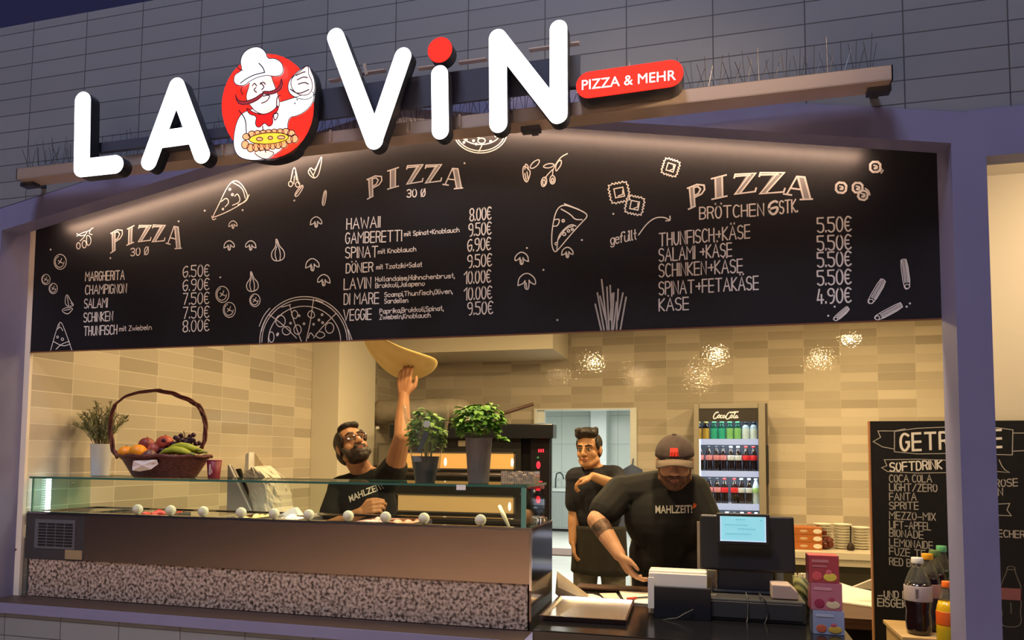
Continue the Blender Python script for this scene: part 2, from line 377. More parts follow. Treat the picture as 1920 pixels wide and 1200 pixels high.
pill = MB().prism(capsule2d(a, b, r, 14), XZ, SY-.002, SY+.075).build('letter_box', M_CAN, sign); pill['label'] = 'glowing red pill with white words'
MB().prism(capsule2d(a, b, r*.985, 14), XZ, SY-.007, SY-.002).build('glowing_face', M_LRED, pill)

def text_mesh(txt, bold=0.):
    """default-font text as vertices/faces in its own plane, width and cap height normalised to 1"""
    cu = bpy.data.curves.new('t', 'FONT'); cu.body = txt; cu.size = 1; cu.offset = bold; cu.resolution_u = 3
    o = bpy.data.objects.new('t', cu); COL.objects.link(o); dg = bpy.context.evaluated_depsgraph_get()
    me = bpy.data.meshes.new_from_object(o.evaluated_get(dg))
    vs = [v.co.copy() for v in me.vertices]; fs = [tuple(p.vertices) for p in me.polygons]
    bpy.data.objects.remove(o); bpy.data.curves.remove(cu); bpy.data.meshes.remove(me)
    x0 = min(v.x for v in vs); x1 = max(v.x for v in vs); H = .729
    return [((v.x-x0)/(x1-x0), v.y/H) for v in vs], fs
def text_on(mb, txt, p0, p1, up, bold=0.):
    vs, fs = text_mesh(txt, bold); p0, p1, up = V(p0), V(p1), V(up)
    mb.add([p0+(p1-p0)*u+up*w for u, w in vs], fs)
p0, p1 = at(1091, 168.5, Y=SY-.009), at(1267, 149.5, Y=SY-.009); hgt = (at(1091, 149.5, Y=SY).z-at(1091, 168.5, Y=SY).z)
tm = MB(); text_on(tm, 'PIZZA & MEHR', p0, p1, (0, 0, hgt), .0); tm.build('lettering', M_LED, pill, fix=False)

# chef emblem on the red disc
def poly(mb, pts, y0, y1, smooth=2, closed=True):
    P = [sl(*p) for p in pts]
    if smooth: P = chaikin(P, smooth, True)
    mb.prism(P, XZ, y0, y1)
LY = [SY-.002]
def layer(name, pts_list, m, par, smooth=2, step=.0022, ink=.0017):
    y = LY[0]; mb = MB()
    for pts in pts_list: poly(mb, pts, y-step, y+.001, smooth)
    LY[0] = y-step; o = mb.build(name, m, par)
    if ink:
        lm = MB()
        for pts in pts_list: P = chaikin([sl(*p) for p in pts], smooth, True) if smooth else [sl(*p) for p in pts]; ribbon(lm, P+[P[0]], ink, lambda u, v: V((u, LY[0]-.0006, v)))
        lm.build('ink_print', M_EL, par, fix=False); LY[0] -= .0014
    return o
def lines(name, strokes, hw, m, par):
    mb = MB(); y = LY[0]-.0012
    for st in strokes: ribbon(mb, chaikin([sl(*p) for p in st], 2), hw, lambda u, v: V((u, y, v)))
    LY[0] = y-.0006
    return mb.build(name, m, par, fix=False)
def ellipse(cx, cy, rx, ry, k=16, rot=0.):
    o = []
    for i in range(k):
        t = 2*math.pi*i/k; x, y = rx*math.cos(t), ry*math.sin(t)
        o.append((cx+x*math.cos(rot)-y*math.sin(rot), cy+x*math.sin(rot)+y*math.cos(rot)))
    return o
M_EW = mat('lit_white_print', (.9, .9, .9), .4, emit=(.86, .95, 1.0), es=1.05)
M_ES = mat('lit_skin_print', (.9, .7, .65), .4, emit=(1.0, .76, .72), es=1.0)
M_ER = mat('lit_red_print', (.7, .01, .01), .4, emit=(.85, .015, .012), es=.9)
M_EL = mat('print_dark_line', (.05, .02, .04), .5)
M_EB = mat('lit_brown_print', (.3, .03, .03), .5, emit=(.30, .02, .03), es=.8)
M_EY = mat('lit_yellow_print', (.9, .6, .05), .5, emit=(1.0, .62, .04), es=.95)
M_EO = mat('lit_orange_print', (.9, .4, .2), .5, emit=(1.0, .42, .17), es=.95)
disc = ellipse(503, 200, 86, 98, 36)
dcan = MB(); poly(dcan, disc, SY-.002, SY+.045, 0); poly(dcan, [(500, 260), (560, 255), (560, 285), (525, 300), (500, 303), (455, 295), (440, 280)], SY-.002, SY+.045, 2)
poly(dcan, [(540, 150), (560, 130), (582, 122), (593, 150), (592, 185), (585, 220), (550, 215)], SY-.002, SY+.045, 2)
emb = dcan.build('emblem', M_CAN, sign); emb['label'] = 'red disc with a moustached pizza chef'
layer('red_disc', [disc], M_LRED, emb, 0, ink=0)
layer('chef_coat', [[(458, 210), (446, 228), (440, 255), (440, 280), (450, 297), (475, 303), (497, 300), (530, 285), (542, 258), (541, 222), (560, 219), (578, 208), (590, 192), (591, 172), (575, 178), (552, 185), (530, 192), (500, 200)],
      [(545, 181), (540, 158), (556, 138), (580, 122), (585, 135), (592, 150), (592, 180), (575, 190)]], M_EW, emb)
layer('chef_face', [[(470, 165), (472, 145), (490, 138), (509, 138), (517, 160), (525, 182), (528, 200), (520, 213), (500, 218), (483, 213), (472, 200), (464, 188), (466, 175)]], M_ES, emb)
layer('chef_fist', [[(549, 165), (550, 150), (562, 141), (580, 125), (583, 133), (582, 143), (589, 155), (590, 170), (583, 181), (568, 183), (556, 176)]], M_ES, emb)
layer('chef_hand', [[(480, 288), (497, 284), (520, 288), (516, 296), (505, 303), (490, 298)]], M_ES, emb)
layer('chef_hat', [[(444, 158), (446, 145), (457, 139), (460, 135), (456, 120), (463, 103), (478, 94), (492, 93), (504, 102), (508, 116), (520, 114), (533, 121), (538, 134), (534, 146), (520, 149), (507, 146), (488, 150), (472, 159), (464, 166), (450, 165)]], M_EW, emb)
layer('chef_scarf', [[(468, 206), (482, 217), (502, 221), (520, 213), (528, 202), (529, 212), (517, 222), (519, 236), (511, 244), (503, 234), (492, 246), (485, 238), (489, 223), (474, 220)]], M_ER, emb)
layer('pizza_crust', [ellipse(468+i*10.2, 277-i*1.2+(7 if 0 < i < 8 else 0), 7, 8, 12) for i in range(10)] + [ellipse(470+i*10.5, 262-i*.8-(4 if 0 < i < 8 else 0), 7, 6, 12) for i in range(9)], M_EO, emb, 1)
layer('pizza_cheese', [ellipse(513, 266, 37, 10.5, 20, -.07)], M_EY, emb, 0)
layer('pizza_topping', [ellipse(497, 268, 6, 3.3), ellipse(517, 266, 4.5, 3), ellipse(537, 265, 7, 3.3)], M_EO, emb, 0)
layer('moustache', [[(452, 182), (456, 196), (468, 200), (488, 194), (503, 183), (505, 187), (490, 199), (470, 206), (456, 202)], [(503, 180), (520, 181), (535, 172), (538, 155), (541, 165), (537, 178), (522, 186), (505, 186)]], M_EB, emb, 1)
lines('ink_print', [[(463, 166), (473, 158), (489, 150), (508, 146)], [(508, 146), (505, 137), (497, 129)], [(485, 171), (489, 165), (493, 171)], [(499, 168), (505, 163), (509, 168)],
      [(492, 174), (487, 178), (493, 183)], [(500, 165), (508, 173), (502, 178)], [(505, 190), (519, 187), (513, 199), (502, 203)], [(474, 258), (473, 232), (460, 216)],
      [(524, 224), (533, 220), (532, 230), (526, 236), (524, 224)], [(504, 245), (505, 254)], [(566, 152), (578, 146), (583, 145)],
      [(568, 160), (580, 154), (587, 156)], [(570, 168), (582, 164), (589, 168)], [(555, 177), (570, 187), (590, 178)], [(563, 203), (565, 204)], [(567, 196), (569, 197)], [(530, 212), (530, 192), (537, 188)],
      [(457, 135), (460, 140), (467, 142)], [(466, 172), (463, 180), (468, 187)], [(496, 285), (500, 292)], [(508, 286), (510, 294)]], .0022, M_EL, emb)
# bird spikes along the beam
sp_ = MB(); x = .12
while x < 3.5:
    for dx, h in ((-.012, .095), (.0, .125), (.013, .09)):
        t = random.uniform(-.012, .012); sp_.tube([(x+dx*.2, -.08, 2.735), (x+dx*2.2+t, -.08+random.uniform(-.03, .03), 2.735+h)], .0011, 4)
    x += .042
tag(sp_.build('bird_spikes', mat('spike_steel', (.10, .095, .10), .4, .6), sign), kind='stuff')
# ------------------------------------------------------------------ hand lettering (single-stroke alphabet)
G = {'A': '002840 1333', 'B': '0008 ~082837352404 ~042433312000', 'C': '~3728180602102031', 'D': '0008 ~082836322000', 'E': '38080030 0434', 'F': '380800 0434',
 'G': '~3728180602102032 243432', 'H': '0008 3038 0434', 'I': '0008', 'J': '~3832201001', 'K': '0008 380430', 'L': '080030', 'M': '0008244840', 'N': '00083038',
 'O': '~18283632201002061828', 'P': '0008 ~082837352404', 'Q': '~18283632201002061828 2130', 'R': '0008 ~082837352404 2430', 'S': '~372818070514243331201001', 'T': '0848 2820',
 'U': '~080210203238', 'V': '082048', 'W': '0810264058', 'X': '0038 0830', 'Y': '0824 4820', 'Z': '08380030', 'Ä': '002840 1333 1d1e 3d3e', 'Ö': '~18283632201002061828 0d0e 3d3e',
 '0': '~18283632201002061828', '1': '062820', '2': '~07182837340100 0030', '3': '~071828373524 ~14243331201001', '4': '180232 2520', '5': '3808 0805 ~05253431201001',
 '6': '~37280602102032342403', '7': '083810', '8': '~14050718283735241402011020313324', '9': '~3524140507182837322010', '€': '~3728180602102031 0323 0525', 'Ø': '~18283632201002061828 0038',
 '.': '0001', ',': '010b', '+': '0434 2622', '-': '0333', '/': '0038', '!': '0803 0001', '_': '0030', ' ': '',
 'a': '~35250402102033 3530', 'b': '0800 ~0415253532201001', 'c': '~3425150402102031', 'd': '3830 ~3425150402102031', 'e': '0333 ~333425150402102031', 'f': '~38281710 0525',
 'g': '~3425150402102032 ~353a2b1b0a', 'h': '0800 ~0315253330', 'i': '0500 0708', 'j': '~151a0b 1718', 'k': '0800 3503 1330', 'l': '~080110', 'm': '0500 ~04152420 ~24354440',
 'n': '0500 ~0415253330', 'o': '~15253432201002041525', 'p': '050b ~0415253532201001', 'q': '353b ~3425150402102031', 'r': '0500 ~03152535', 's': '~34251504133231201001', 't': '~181120 0525',
 'u': '~0501102032 3530', 'v': '052045', 'w': '0510243045', 'x': '0035 0530', 'y': '0520 451b', 'z': '05350030', 'ü': '~0501102032 3530 0708 3738', 'ä': '~35250402102033 3530 0708 3738'}
YV = {**{str(i): float(i) for i in range(10)}, 'a': -1., 'b': -2., 'c': -3., 'd': 9.3, 'e': 10.1}
def glyph(ch):
    out = []; w = 0
    for s in G.get(ch, '').split():
        sm = s[0] == '~'; s = s.lstrip('~')
        p = [(float(s[i]), YV[s[i+1]]) for i in range(0, len(s), 2)]
        w = max([w]+[q[0] for q in p]); out.append(chaikin(p, 2) if sm else p)
    return out, (w if out else 1.2)
def write(mb, txt, a, b, h, Y, hw=.0024, gap=1.15):
    """letter TXT from baseline start a to baseline end b (photo pixels) on the board plane at Y"""
    P0, P1 = at(*a, Y=Y), at(*b, Y=Y); up = at(a[0], a[1]-h, Y=Y).z-P0.z
    gl = [glyph(c) for c in txt]; tot = sum(g[1] for g in gl)+gap*(len(gl)-1)
    L = P1-P0; x = 0
    for strokes, w in gl:
        for st in strokes:
            ribbon(mb, [((x+u)/tot*L.length, v/8*up) for u, v in st], hw, lambda p, q: P0+L.normalized()*p+V((0, 0, q)))
        x += w+gap
def px_lines(mb, strokes, hw, Y, smooth=2):
    for st in strokes:
        cl = st[0] == st[-1] and len(st) > 3
        P = [(at(*p, Y=Y).x, at(*p, Y=Y).z) for p in st]
        P = chaikin(P[:-1], smooth, True) if cl else chaikin(P, smooth)
        if cl: P = P+[P[0]]
        ribbon(mb, P, hw, lambda u, v: V((u, Y, v)))

# ------------------------------------------------------------------ menu board in the gable
BY = .15; TY = BY-.0006
def gab(x, dz=0): return ZV+dz+(ZA-ZV)*(1-abs(x-XA)/(XA-XL))
board = thing('menu_board', 'black chalk menu board filling the gable, with pizza names and prices', 'menu board', (1.85, BY, 1.977))
MB().prism([(-.088, 1.977), (3.727, 1.977), (3.727, gab(3.727, .04)), (XA, ZA+.04), (-.088, gab(-.088, .04))], XZ, BY, BY+.016).build('board_panel', M_BOARD, board)
MB().box((-.088, BY-.004, 1.974), (3.727, BY+.018, 1.977)).build('board_edge', mat('reddish_edge', (.14, .05, .03), .5), board)
struct(MB().box((-.12, .1502, .849), (-.088, .166, 2.56)).build('trim_2', mat('pale_trim', (.75, .66, .55), .5)))
M_TAPE = mat('warm_led_tape', (.9, .8, .7), .4, emit=(1.0, .63, .40), es=90)
for x0, x1 in ((.06, XA), (XA, 3.50)):
    MB().prism([(x0, gab(x0, .016)), (x1, gab(x1, .016)), (x1, gab(x1, .021)), (x0, gab(x0, .021))], XZ, .090, .099).build('led_strip', M_TAPE, board)
def lettering(name, items, m=M_CHALK, par=board, Y=TY):
    mb = MB()
    for it in items: write(mb, it[0], it[1], it[2], it[3], Y, *(it[4:] if len(it) > 4 else ()))
    return mb.build(name, m, par, fix=False)
lettering('chalk_lettering', [('MARGHERITA', (160, 527), (233, 524), 16.5), ('CHAMPIGNON', (160, 552), (237, 549), 16.5), ('SALAMI', (158, 578), (201, 576), 17), ('SCHINKEN', (157, 604), (211, 601), 17),
    ('THUNFISCH', (157, 629.5), (219, 626.5), 17), ('mit Zwiebeln', (224, 621), (284, 618), 9, .0017), ])['label'] = 'five pizza names below the leftmost heading'
lettering('chalk_price', [(p, (343, y), (392, y-2.5), 21) for p, y in (('6.50€', 520), ('6.90€', 545.5), ('7.50€', 571.5), ('7.50€', 597.5), ('8.00€', 622.5))])
lettering('chalk_lettering', [('HAWAII', (650, 430), (712.5, 426), 20), ('GAMBERETTI', (648, 457), (753, 452), 20), ('mit Spinat+Knoblauch', (758, 443), (861, 435), 8.5, .0017), ('SPINAT', (648, 484), (708, 482), 20),
    ('mit Knoblauch', (709, 476), (780, 471), 8.5, .0017), ('DÖNER', (649, 512), (699, 509), 17), ('mit Tzatziki+Salat', (706, 505), (791, 500), 8.5, .0017), ('LAVIN', (645, 543), (695, 540), 20),
    ('Hollandaise,Hähnchenbrust,', (704, 528), (852, 521), 8.5, .0017), ('Brokkoli,Jalapeno', (704, 540), (796, 535.5), 8.5, .0017), ('DI MARE', (645, 571), (710, 569), 20), ('Scampi,Thunfisch,Oliven,', (721, 557), (848, 550), 8.5, .0017),
    ('Sardellen', (721, 569), (765, 567), 8.5, .0017), ('VEGGIE', (644, 601), (696, 599), 20), ('Paprika,Brokkoli,Spinat,', (712, 588), (831, 582), 8.5, .0017), ('Zwiebeln,Knoblauch', (712, 599), (807, 595), 8.5, .0017),
    ])['label'] = 'seven pizza names below the middle heading'
lettering('chalk_price', [('8.00€', (881, 414.5), (921, 411), 23), ('9.50€', (879, 443), (921, 439), 23), ('6.90€', (877, 471.5), (920, 468), 23), ('9.50€', (877, 502), (922, 498.5), 23), ('10.00€', (870, 532.5), (920, 529), 23), ('10.00€', (870, 563), (922, 559.5), 23), ('9.50€', (877, 590.5), (924, 588), 23)])
lettering('chalk_lettering', [('BRÖTCHEN', (1312, 411), (1432, 404), 22), ('THUNFISCH+KÄSE', (1236, 462), (1406, 446), 24), ('SALAMI +KÄSE', (1236, 490.5), (1372, 480), 24),
    ('SCHINKEN+KÄSE', (1236, 519.5), (1392, 510.5), 24), ('SPINAT+FETAKÄSE', (1236, 553), (1422, 542.5), 24), ('KÄSE', (1236, 583.5), (1291, 580.5), 23)])['label'] = 'filled bread roll names below the rightmost heading'
lettering('chalk_note', [('6', (1442, 402), (1458, 401), 25, .0042), ('STK.', (1462, 401), (1495, 397.5), 24)])
lettering('chalk_price', [(p, (1533, y), (1596, y-3), 27, .0027) for p, y in (('5.50€', 436), ('5.50€', 470), ('5.50€', 501), ('5.50€', 535), ('4.90€', 569.5))])
lettering('chalk_note', [('30 Ø', (245, 480), (278, 477), 14)]); lettering('chalk_note', [('30 Ø', (763, 370), (797, 368), 14)])
gm = MB(); write(gm, 'gefüllt', (1145, 459), (1193, 449), 19, TY, .0021, .7); px_lines(gm, [[(1197, 441), (1212, 420), (1228, 408), (1245, 407), (1256, 413)], [(1248, 414), (1257, 414), (1256, 405)]], .0021, TY)
gm.build('chalk_note', M_CHALK, board, fix=False)['label'] = 'handwritten word with a curved arrow'
# block headings: outlined slab letters with hatched stems, on an arc
SL = {'P': ([[(.05, 0), (.45, .06)], [(.22, .03), (.12, .97)], [(.42, .06), (.36, .95)], [(0, .95), (.55, 1.0), (.95, .88), (.98, .68), (.8, .52), (.38, .45)], [(.36, .9), (.6, .9), (.75, .75), (.62, .58), (.4, .54)]], [((.17, .5), (.39, .5), .06, .93)]),
      'I': ([[(.02, 0), (.98, .06)], [(0, .92), (.95, 1.0)], [(.27, .03), (.25, .95)], [(.7, .05), (.68, .97)]], [((.26, .5), (.69, .5), .05, .94)]),
      'Z': ([[(0, .82), (.05, 1.0), (.98, .97), (.28, .08)], [(.7, .93), (.02, .02), (.95, .08), (1.0, .25)], [(.05, .9), (.75, .9)]], None),
      'A': ([[(0, .22), (.3, .18)], [(.13, .22), (.5, 1.0), (.78, .98), (.98, .02)], [(.55, .95), (.72, .06)], [(.6, 0), (1.05, .04)], [(.27, .48), (.62, .44)]], [((.55, .5), (.87, .5), .08, .93)])}
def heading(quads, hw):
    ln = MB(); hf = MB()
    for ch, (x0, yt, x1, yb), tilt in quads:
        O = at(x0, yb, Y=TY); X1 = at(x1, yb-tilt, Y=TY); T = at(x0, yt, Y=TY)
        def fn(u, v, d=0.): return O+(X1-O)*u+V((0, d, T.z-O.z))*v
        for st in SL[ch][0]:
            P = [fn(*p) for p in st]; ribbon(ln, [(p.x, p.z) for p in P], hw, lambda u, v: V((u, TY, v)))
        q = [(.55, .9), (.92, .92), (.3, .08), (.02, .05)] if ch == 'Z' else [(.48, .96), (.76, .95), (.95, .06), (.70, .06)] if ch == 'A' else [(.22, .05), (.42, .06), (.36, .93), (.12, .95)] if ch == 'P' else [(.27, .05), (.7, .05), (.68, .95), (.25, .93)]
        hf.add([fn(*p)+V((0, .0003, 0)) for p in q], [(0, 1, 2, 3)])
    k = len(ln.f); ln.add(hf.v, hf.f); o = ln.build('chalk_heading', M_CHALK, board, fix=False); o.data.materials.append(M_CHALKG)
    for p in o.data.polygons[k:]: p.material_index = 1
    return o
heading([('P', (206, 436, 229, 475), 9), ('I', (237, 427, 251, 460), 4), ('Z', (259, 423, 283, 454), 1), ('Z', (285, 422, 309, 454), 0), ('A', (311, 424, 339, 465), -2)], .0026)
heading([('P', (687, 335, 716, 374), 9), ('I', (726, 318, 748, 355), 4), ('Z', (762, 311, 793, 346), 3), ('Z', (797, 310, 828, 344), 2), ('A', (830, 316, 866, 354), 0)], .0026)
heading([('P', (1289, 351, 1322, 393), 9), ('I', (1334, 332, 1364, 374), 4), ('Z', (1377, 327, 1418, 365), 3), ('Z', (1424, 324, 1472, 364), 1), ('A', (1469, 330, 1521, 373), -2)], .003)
# chalk drawings
def draw(name, strokes, label=None, hw=.0021, m=M_CHALK, smooth=2):
    mb = MB(); px_lines(mb, strokes, hw, TY, smooth); o = mb.build(name, m, board, fix=False)
    if label: o['label'] = label
    return o
def ell_px(cx, cy, rx, ry, k=14, rot=0., part=1.):
    p = ellipse(cx, cy, rx, ry, k, rot); n = int(k*part); return p[:n]+([p[0]] if part == 1. else [])
def mushroom(cx, cy, r, fl=1):
    return [[(cx-r*fl, cy+r*.5), (cx-r*.9*fl, cy-r*.4), (cx, cy-r), (cx+r*.9*fl, cy-r*.35), (cx+r*fl, cy+r*.45), (cx+r*.45*fl, cy+r*.2), (cx+r*.2*fl, cy-r*.1)], [(cx-r*fl, cy+r*.5), (cx-r*.4*fl, cy+r*.3), (cx-r*.15*fl, cy-r*.2), (cx-r*.3*fl, cy+r*.8), (cx+r*.2*fl, cy+r), (cx+r*.25*fl, cy-r*.1)], [(cx-r*.1, cy+r*.2), (cx, cy+r*.8)]]
for cx, cy, r, f_ in ((437, 421, 8, 1), (430, 460, 10, 1), (470, 460, 10, -1), (593, 416, 11, 1), (586, 496, 13, 1), (607, 525, 12, -1), (1064, 473, 11, 1), (978, 484, 13, -1), (988, 527, 17, 1)):
    draw('chalk_mushroom', mushroom(cx, cy, r, f_))
for cx, cy, r in ((113, 491, 13), (417, 552, 14), (430, 581, 13), (478, 563, 11), (86, 524, 9), (100, 541, 9)):
    draw('chalk_vegetable_slice', [ell_px(cx, cy, r*.9, r*1.1), ell_px(cx-1, cy, r*.65, r*.8, part=.8), [(cx-r*.3, cy+r*.3), (cx, cy), (cx+r*.2, cy-r*.5)], [(cx, cy), (cx+r*.4, cy+r*.2)], [(cx-r*.3, cy-r*.2), (cx+r*.1, cy+r*.1)]], hw=.0018)
for cx, cy, s in ((521, 470, 1.), (473, 529, .9)):
    draw('chalk_garlic', [[(cx-4*s, cy-22*s), (cx-3*s, cy-8*s), (cx-13*s, cy+4*s), (cx-10*s, cy+18*s), (cx+2*s, cy+20*s), (cx+13*s, cy+14*s), (cx+12*s, cy), (cx+3*s, cy-8*s), (cx-1*s, cy-21*s), (cx-4*s, cy-22*s)], [(cx-2*s, cy-8*s), (cx-6*s, cy+6*s), (cx-2*s, cy+19*s)], [(cx+1*s, cy-8*s), (cx+5*s, cy+5*s), (cx+4*s, cy+18*s)], [(cx-2*s, cy-18*s), (cx, cy-9*s)]])
draw('chalk_pizza_slice', [[(398, 408), (412, 380), (425, 352), (438, 337), (452, 343), (465, 365), (462, 376), (440, 390), (420, 400), (402, 407), (398, 408)], [(436, 342), (455, 352), (460, 372)], [(415, 378), (425, 370), (430, 380), (422, 388)], [(440, 368), (446, 362), (452, 378), (436, 385)], ell_px(431, 355, 2, 2, 8), ell_px(436, 365, 2, 2, 8), ell_px(418, 392, 1.6, 1.6, 8), [(397, 405), (399, 413), (405, 410)], [(446, 384), (462, 378), (467, 365)]], 'pizza slice drawing below the chef emblem')
draw('chalk_pizza_slice', [[(95, 657), (104, 625), (113, 598), (124, 625), (135, 657)], [(100, 640), (118, 650), (132, 645)], [(107, 618), (113, 612), (118, 620)], ell_px(117, 636, 2.5, 2.5, 8), ell_px(108, 632, 2, 2, 8), [(105, 655), (115, 645), (130, 640)], [(112, 604), (110, 616)]], hw=.0018)
draw('chalk_pizza_slice', [[(1055, 383), (1042, 395), (1035, 430), (1034, 460), (1040, 474), (1047, 468), (1070, 440), (1090, 418), (1102, 406), (1098, 399), (1078, 390), (1055, 383)], [(1052, 392), (1070, 402), (1078, 412), (1092, 412)], [(1044, 470), (1046, 445), (1055, 432), (1070, 420), (1080, 424)], [(1046, 450), (1060, 428), (1075, 424)], ell_px(1056, 414, 2.5, 2.5, 8), ell_px(1043, 457, 2.5, 2.5, 8), ell_px(1058, 439, 3, 3, 8), ell_px(1066, 433, 2.5, 2.5, 8), ell_px(1073, 430, 2, 2, 8), [(1040, 412), (1050, 410), (1046, 424), (1037, 424)], [(1058, 382), (1086, 393)]], 'pizza slice drawing beside the middle prices')
pz = []
for rx, ry, a0, a1 in ((84, 84, 3.0, 6.30), (80, 79, 3.12, 6.25), (68, 66, 3.05, 6.35)):
    pz.append([(571+rx*math.cos(a0+(a1-a0)*i/24), 640+ry*math.sin(a0+(a1-a0)*i/24)) for i in range(25)])
pz += [[(543, 572), (550, 600), (565, 640)], [(505, 590), (530, 608), (556, 634)], [(630, 588), (605, 612), (588, 634)], [(588, 560), (582, 605), (574, 640)], [(545, 590), (552, 580), (560, 588), (554, 600), (545, 590)], [(575, 590), (584, 580), (592, 592), (584, 598), (575, 590)]]
pz += [ell_px(526, 602, 9, 11), ell_px(537, 620, 8, 8), ell_px(558, 618, 7, 9), ell_px(618, 615, 8, 10), ell_px(509, 632, 5, 10)] + [ell_px(x, y, 1.8, 1.8, 8) for x, y in ((561, 592), (570, 607), (604, 590), (588, 608), (605, 605), (521, 626), (545, 606), (598, 600), (520, 628))]
pz += [[(590, 628), (600, 620), (612, 628), (600, 636), (590, 628)], [(578, 634), (582, 622), (588, 630)], [(486, 612), (494, 592), (506, 578)], [(490, 622), (497, 600), (508, 585)], [(650, 612), (656, 637)], [(653, 618), (660, 637)], [(528, 576), (545, 571)], [(592, 562), (606, 567)]]
draw('chalk_pizza', pz, 'half pizza drawing cut off by the lower board edge', hw=.0018)
pz = []
for rx, ry in ((50, 40), (46, 36), (38, 24)):
    pz.append([(901+rx*math.cos(.08+3.0*i/20), 247+ry*math.sin(.08+3.0*i/20)) for i in range(21)])
pz += [ell_px(x, y, 1.8, 1.8, 8) for x, y in ((865, 257), (874, 262), (884, 255), (888, 264), (897, 257), (920, 265), (930, 255), (870, 267), (893, 270))] + [ell_px(903, 264, 7, 5), [(905, 270), (898, 284)], [(905, 250), (911, 256), (912, 249), (918, 254)]]
draw('chalk_pizza', pz, 'pizza drawing partly hidden behind the letter N')
draw('chalk_olive_branch', [[(1064, 288), (1052, 294), (1043, 306), (1036, 320)], [(1016, 313), (1028, 306), (1042, 308), (1030, 316), (1016, 313)], [(1036, 318), (1026, 328), (1022, 335)], [(1037, 318), (1036, 328)], ell_px(1020, 341, 5, 9, rot=.2), ell_px(1036, 337, 5, 8), ell_px(1020, 342, 2.5, 5), ell_px(1036, 338, 2, 4), [(1042, 322), (1042, 308), (1052, 298), (1053, 308), (1046, 318), (1042, 322)]])
draw('chalk_olive_branch', [[(980, 320), (982, 310), (990, 316), (995, 322), (992, 334), (988, 343), (982, 336), (980, 320)], [(984, 318), (985, 306), (991, 312), (990, 318)], [(992, 315), (1000, 303), (1012, 298), (1010, 308), (1000, 316), (992, 315)], [(984, 325), (987, 338)], [(988, 322), (990, 335)]])
draw('chalk_olive_branch', [[(144, 443), (155, 436), (165, 434), (175, 427)], [(144, 438), (152, 443), (160, 440)], [(163, 436), (157, 446), (150, 452)], ell_px(147, 461, 3.5, 6), ell_px(158, 458, 4, 7), [(163, 440), (170, 444), (171, 456), (164, 462), (162, 450), (163, 440)], [(172, 428), (166, 438), (173, 440)]], hw=.0018)
def ravioli(cx, cy, r, rot):
    ed = []; k = 40
    for i in range(k):
        t = 2*math.pi*i/k; q = max(abs(math.cos(t)), abs(math.sin(t))); rr = r*.84*min(1/q, 1.24)*(1.06 if i % 2 else .90)
        ed.append((cx+rr*math.cos(t+rot), cy+rr*math.sin(t+rot)))
    ins = [(cx+r*.55*math.cos(rot+math.pi/4+math.pi/2*i), cy+r*.55*math.sin(rot+math.pi/4+math.pi/2*i)) for i in range(4)]
    return [ed+[ed[0]], ins+[ins[0]], [(cx-r*.1, cy+r*.3), (cx+r*.3, cy+r*.15), (cx+r*.3, cy-r*.2)]]
for a_ in ((1257.5, 314, 18, .3), (1161, 361, 22, -.2), (1190, 385, 20, .2)): draw('chalk_ravioli', ravioli(*a_), smooth=0)
draw('chalk_pasta_sticks', [[(1116, 570), (1128, 622)], [(1120, 549), (1133, 621)], [(1128, 524), (1139, 621)], [(1138, 538), (1142, 621)], [(1144, 535), (1148, 621)], [(1151, 549), (1147, 620)], [(1159, 542), (1156, 620)], [(1168, 549), (1158, 600)], [(1174, 557), (1163, 619)], [(1156, 566), (1150, 619)], [(1125, 555), (1136, 600)], [(1148, 550), (1144, 600)]], hw=.0030, m=mat('chalk_soft', (.5, .49, .48), .9), smooth=0)
for cx, cy, r, ro in ((1577, 352, 11, .1), (1608, 352, 10.5, 0), (1618, 366, 10, .2), (1641, 313, 11, 0)):
    sq = [(cx+r*1.3*math.cos(ro+math.pi/4+math.pi/2*i), cy+r*1.3*math.sin(ro+math.pi/4+math.pi/2*i)) for i in range(4)]
    draw('chalk_cube', [sq+[sq[0]], [(cx+(x-cx)*.85, cy+(y-cy)*.85) for x, y in sq+[sq[0]]], [(cx-3, cy-3), (cx+4, cy-2), (cx+3, cy+4), (cx-3, cy+3), (cx+2, cy)]], hw=.0024, smooth=1)
draw('chalk_cube_motion', [[(1653, 316), (1650, 322)], [(1656, 319), (1652, 325)], [(1622, 353), (1629, 358), (1631, 366)]])
def penne(x0, y0, x1, y1, w):
    d = math.hypot(x1-x0, y1-y0); nx, ny = -(y1-y0)/d*w, (x1-x0)/d*w
    st = [[(x0+nx, y0+ny), (x1+nx, y1+ny), (x1, y1-w*.4), (x1-nx, y1-ny), (x0-nx, y0-ny), (x0-nx*.3-(x1-x0)/d*w, y0-ny*.3-(y1-y0)/d*w), (x0+nx, y0+ny)], ell_px(x0, y0, w*.7, w*.6)]
    for t in (-.5, -.1, .35, .7): st.append([(x0+nx*t+(x1-x0)*.15, y0+ny*t+(y1-y0)*.15), (x1+nx*t, y1+ny*t)])
    return st
for a_ in ((1701, 537, 1694, 488, 6.5), (1633, 565, 1656, 526, 6.5), (1645, 596, 1690, 572, 6), (1567, 598, 1590, 578, 5)): draw('chalk_penne', penne(*a_), hw=.0014, smooth=1)
draw('chalk_sausage', [[(545, 340), (549, 318), (553, 313), (556, 326), (560, 345)], ell_px(545, 345, 4, 5), ell_px(558, 346, 4, 5), [(551, 345), (552, 330)], [(549, 322), (546, 335)], [(554, 322), (556, 338)]])
draw('chalk_sausage', [[(577, 322), (583, 313), (590, 322), (602, 293), (604, 298), (598, 328), (590, 335), (582, 330), (577, 322)], [(588, 328), (600, 300)], [(581, 318), (590, 334)]])
draw('chalk_sausage', [[(551, 366), (565, 346), (570, 350), (557, 370), (551, 366)], [(554, 366), (566, 350)]])
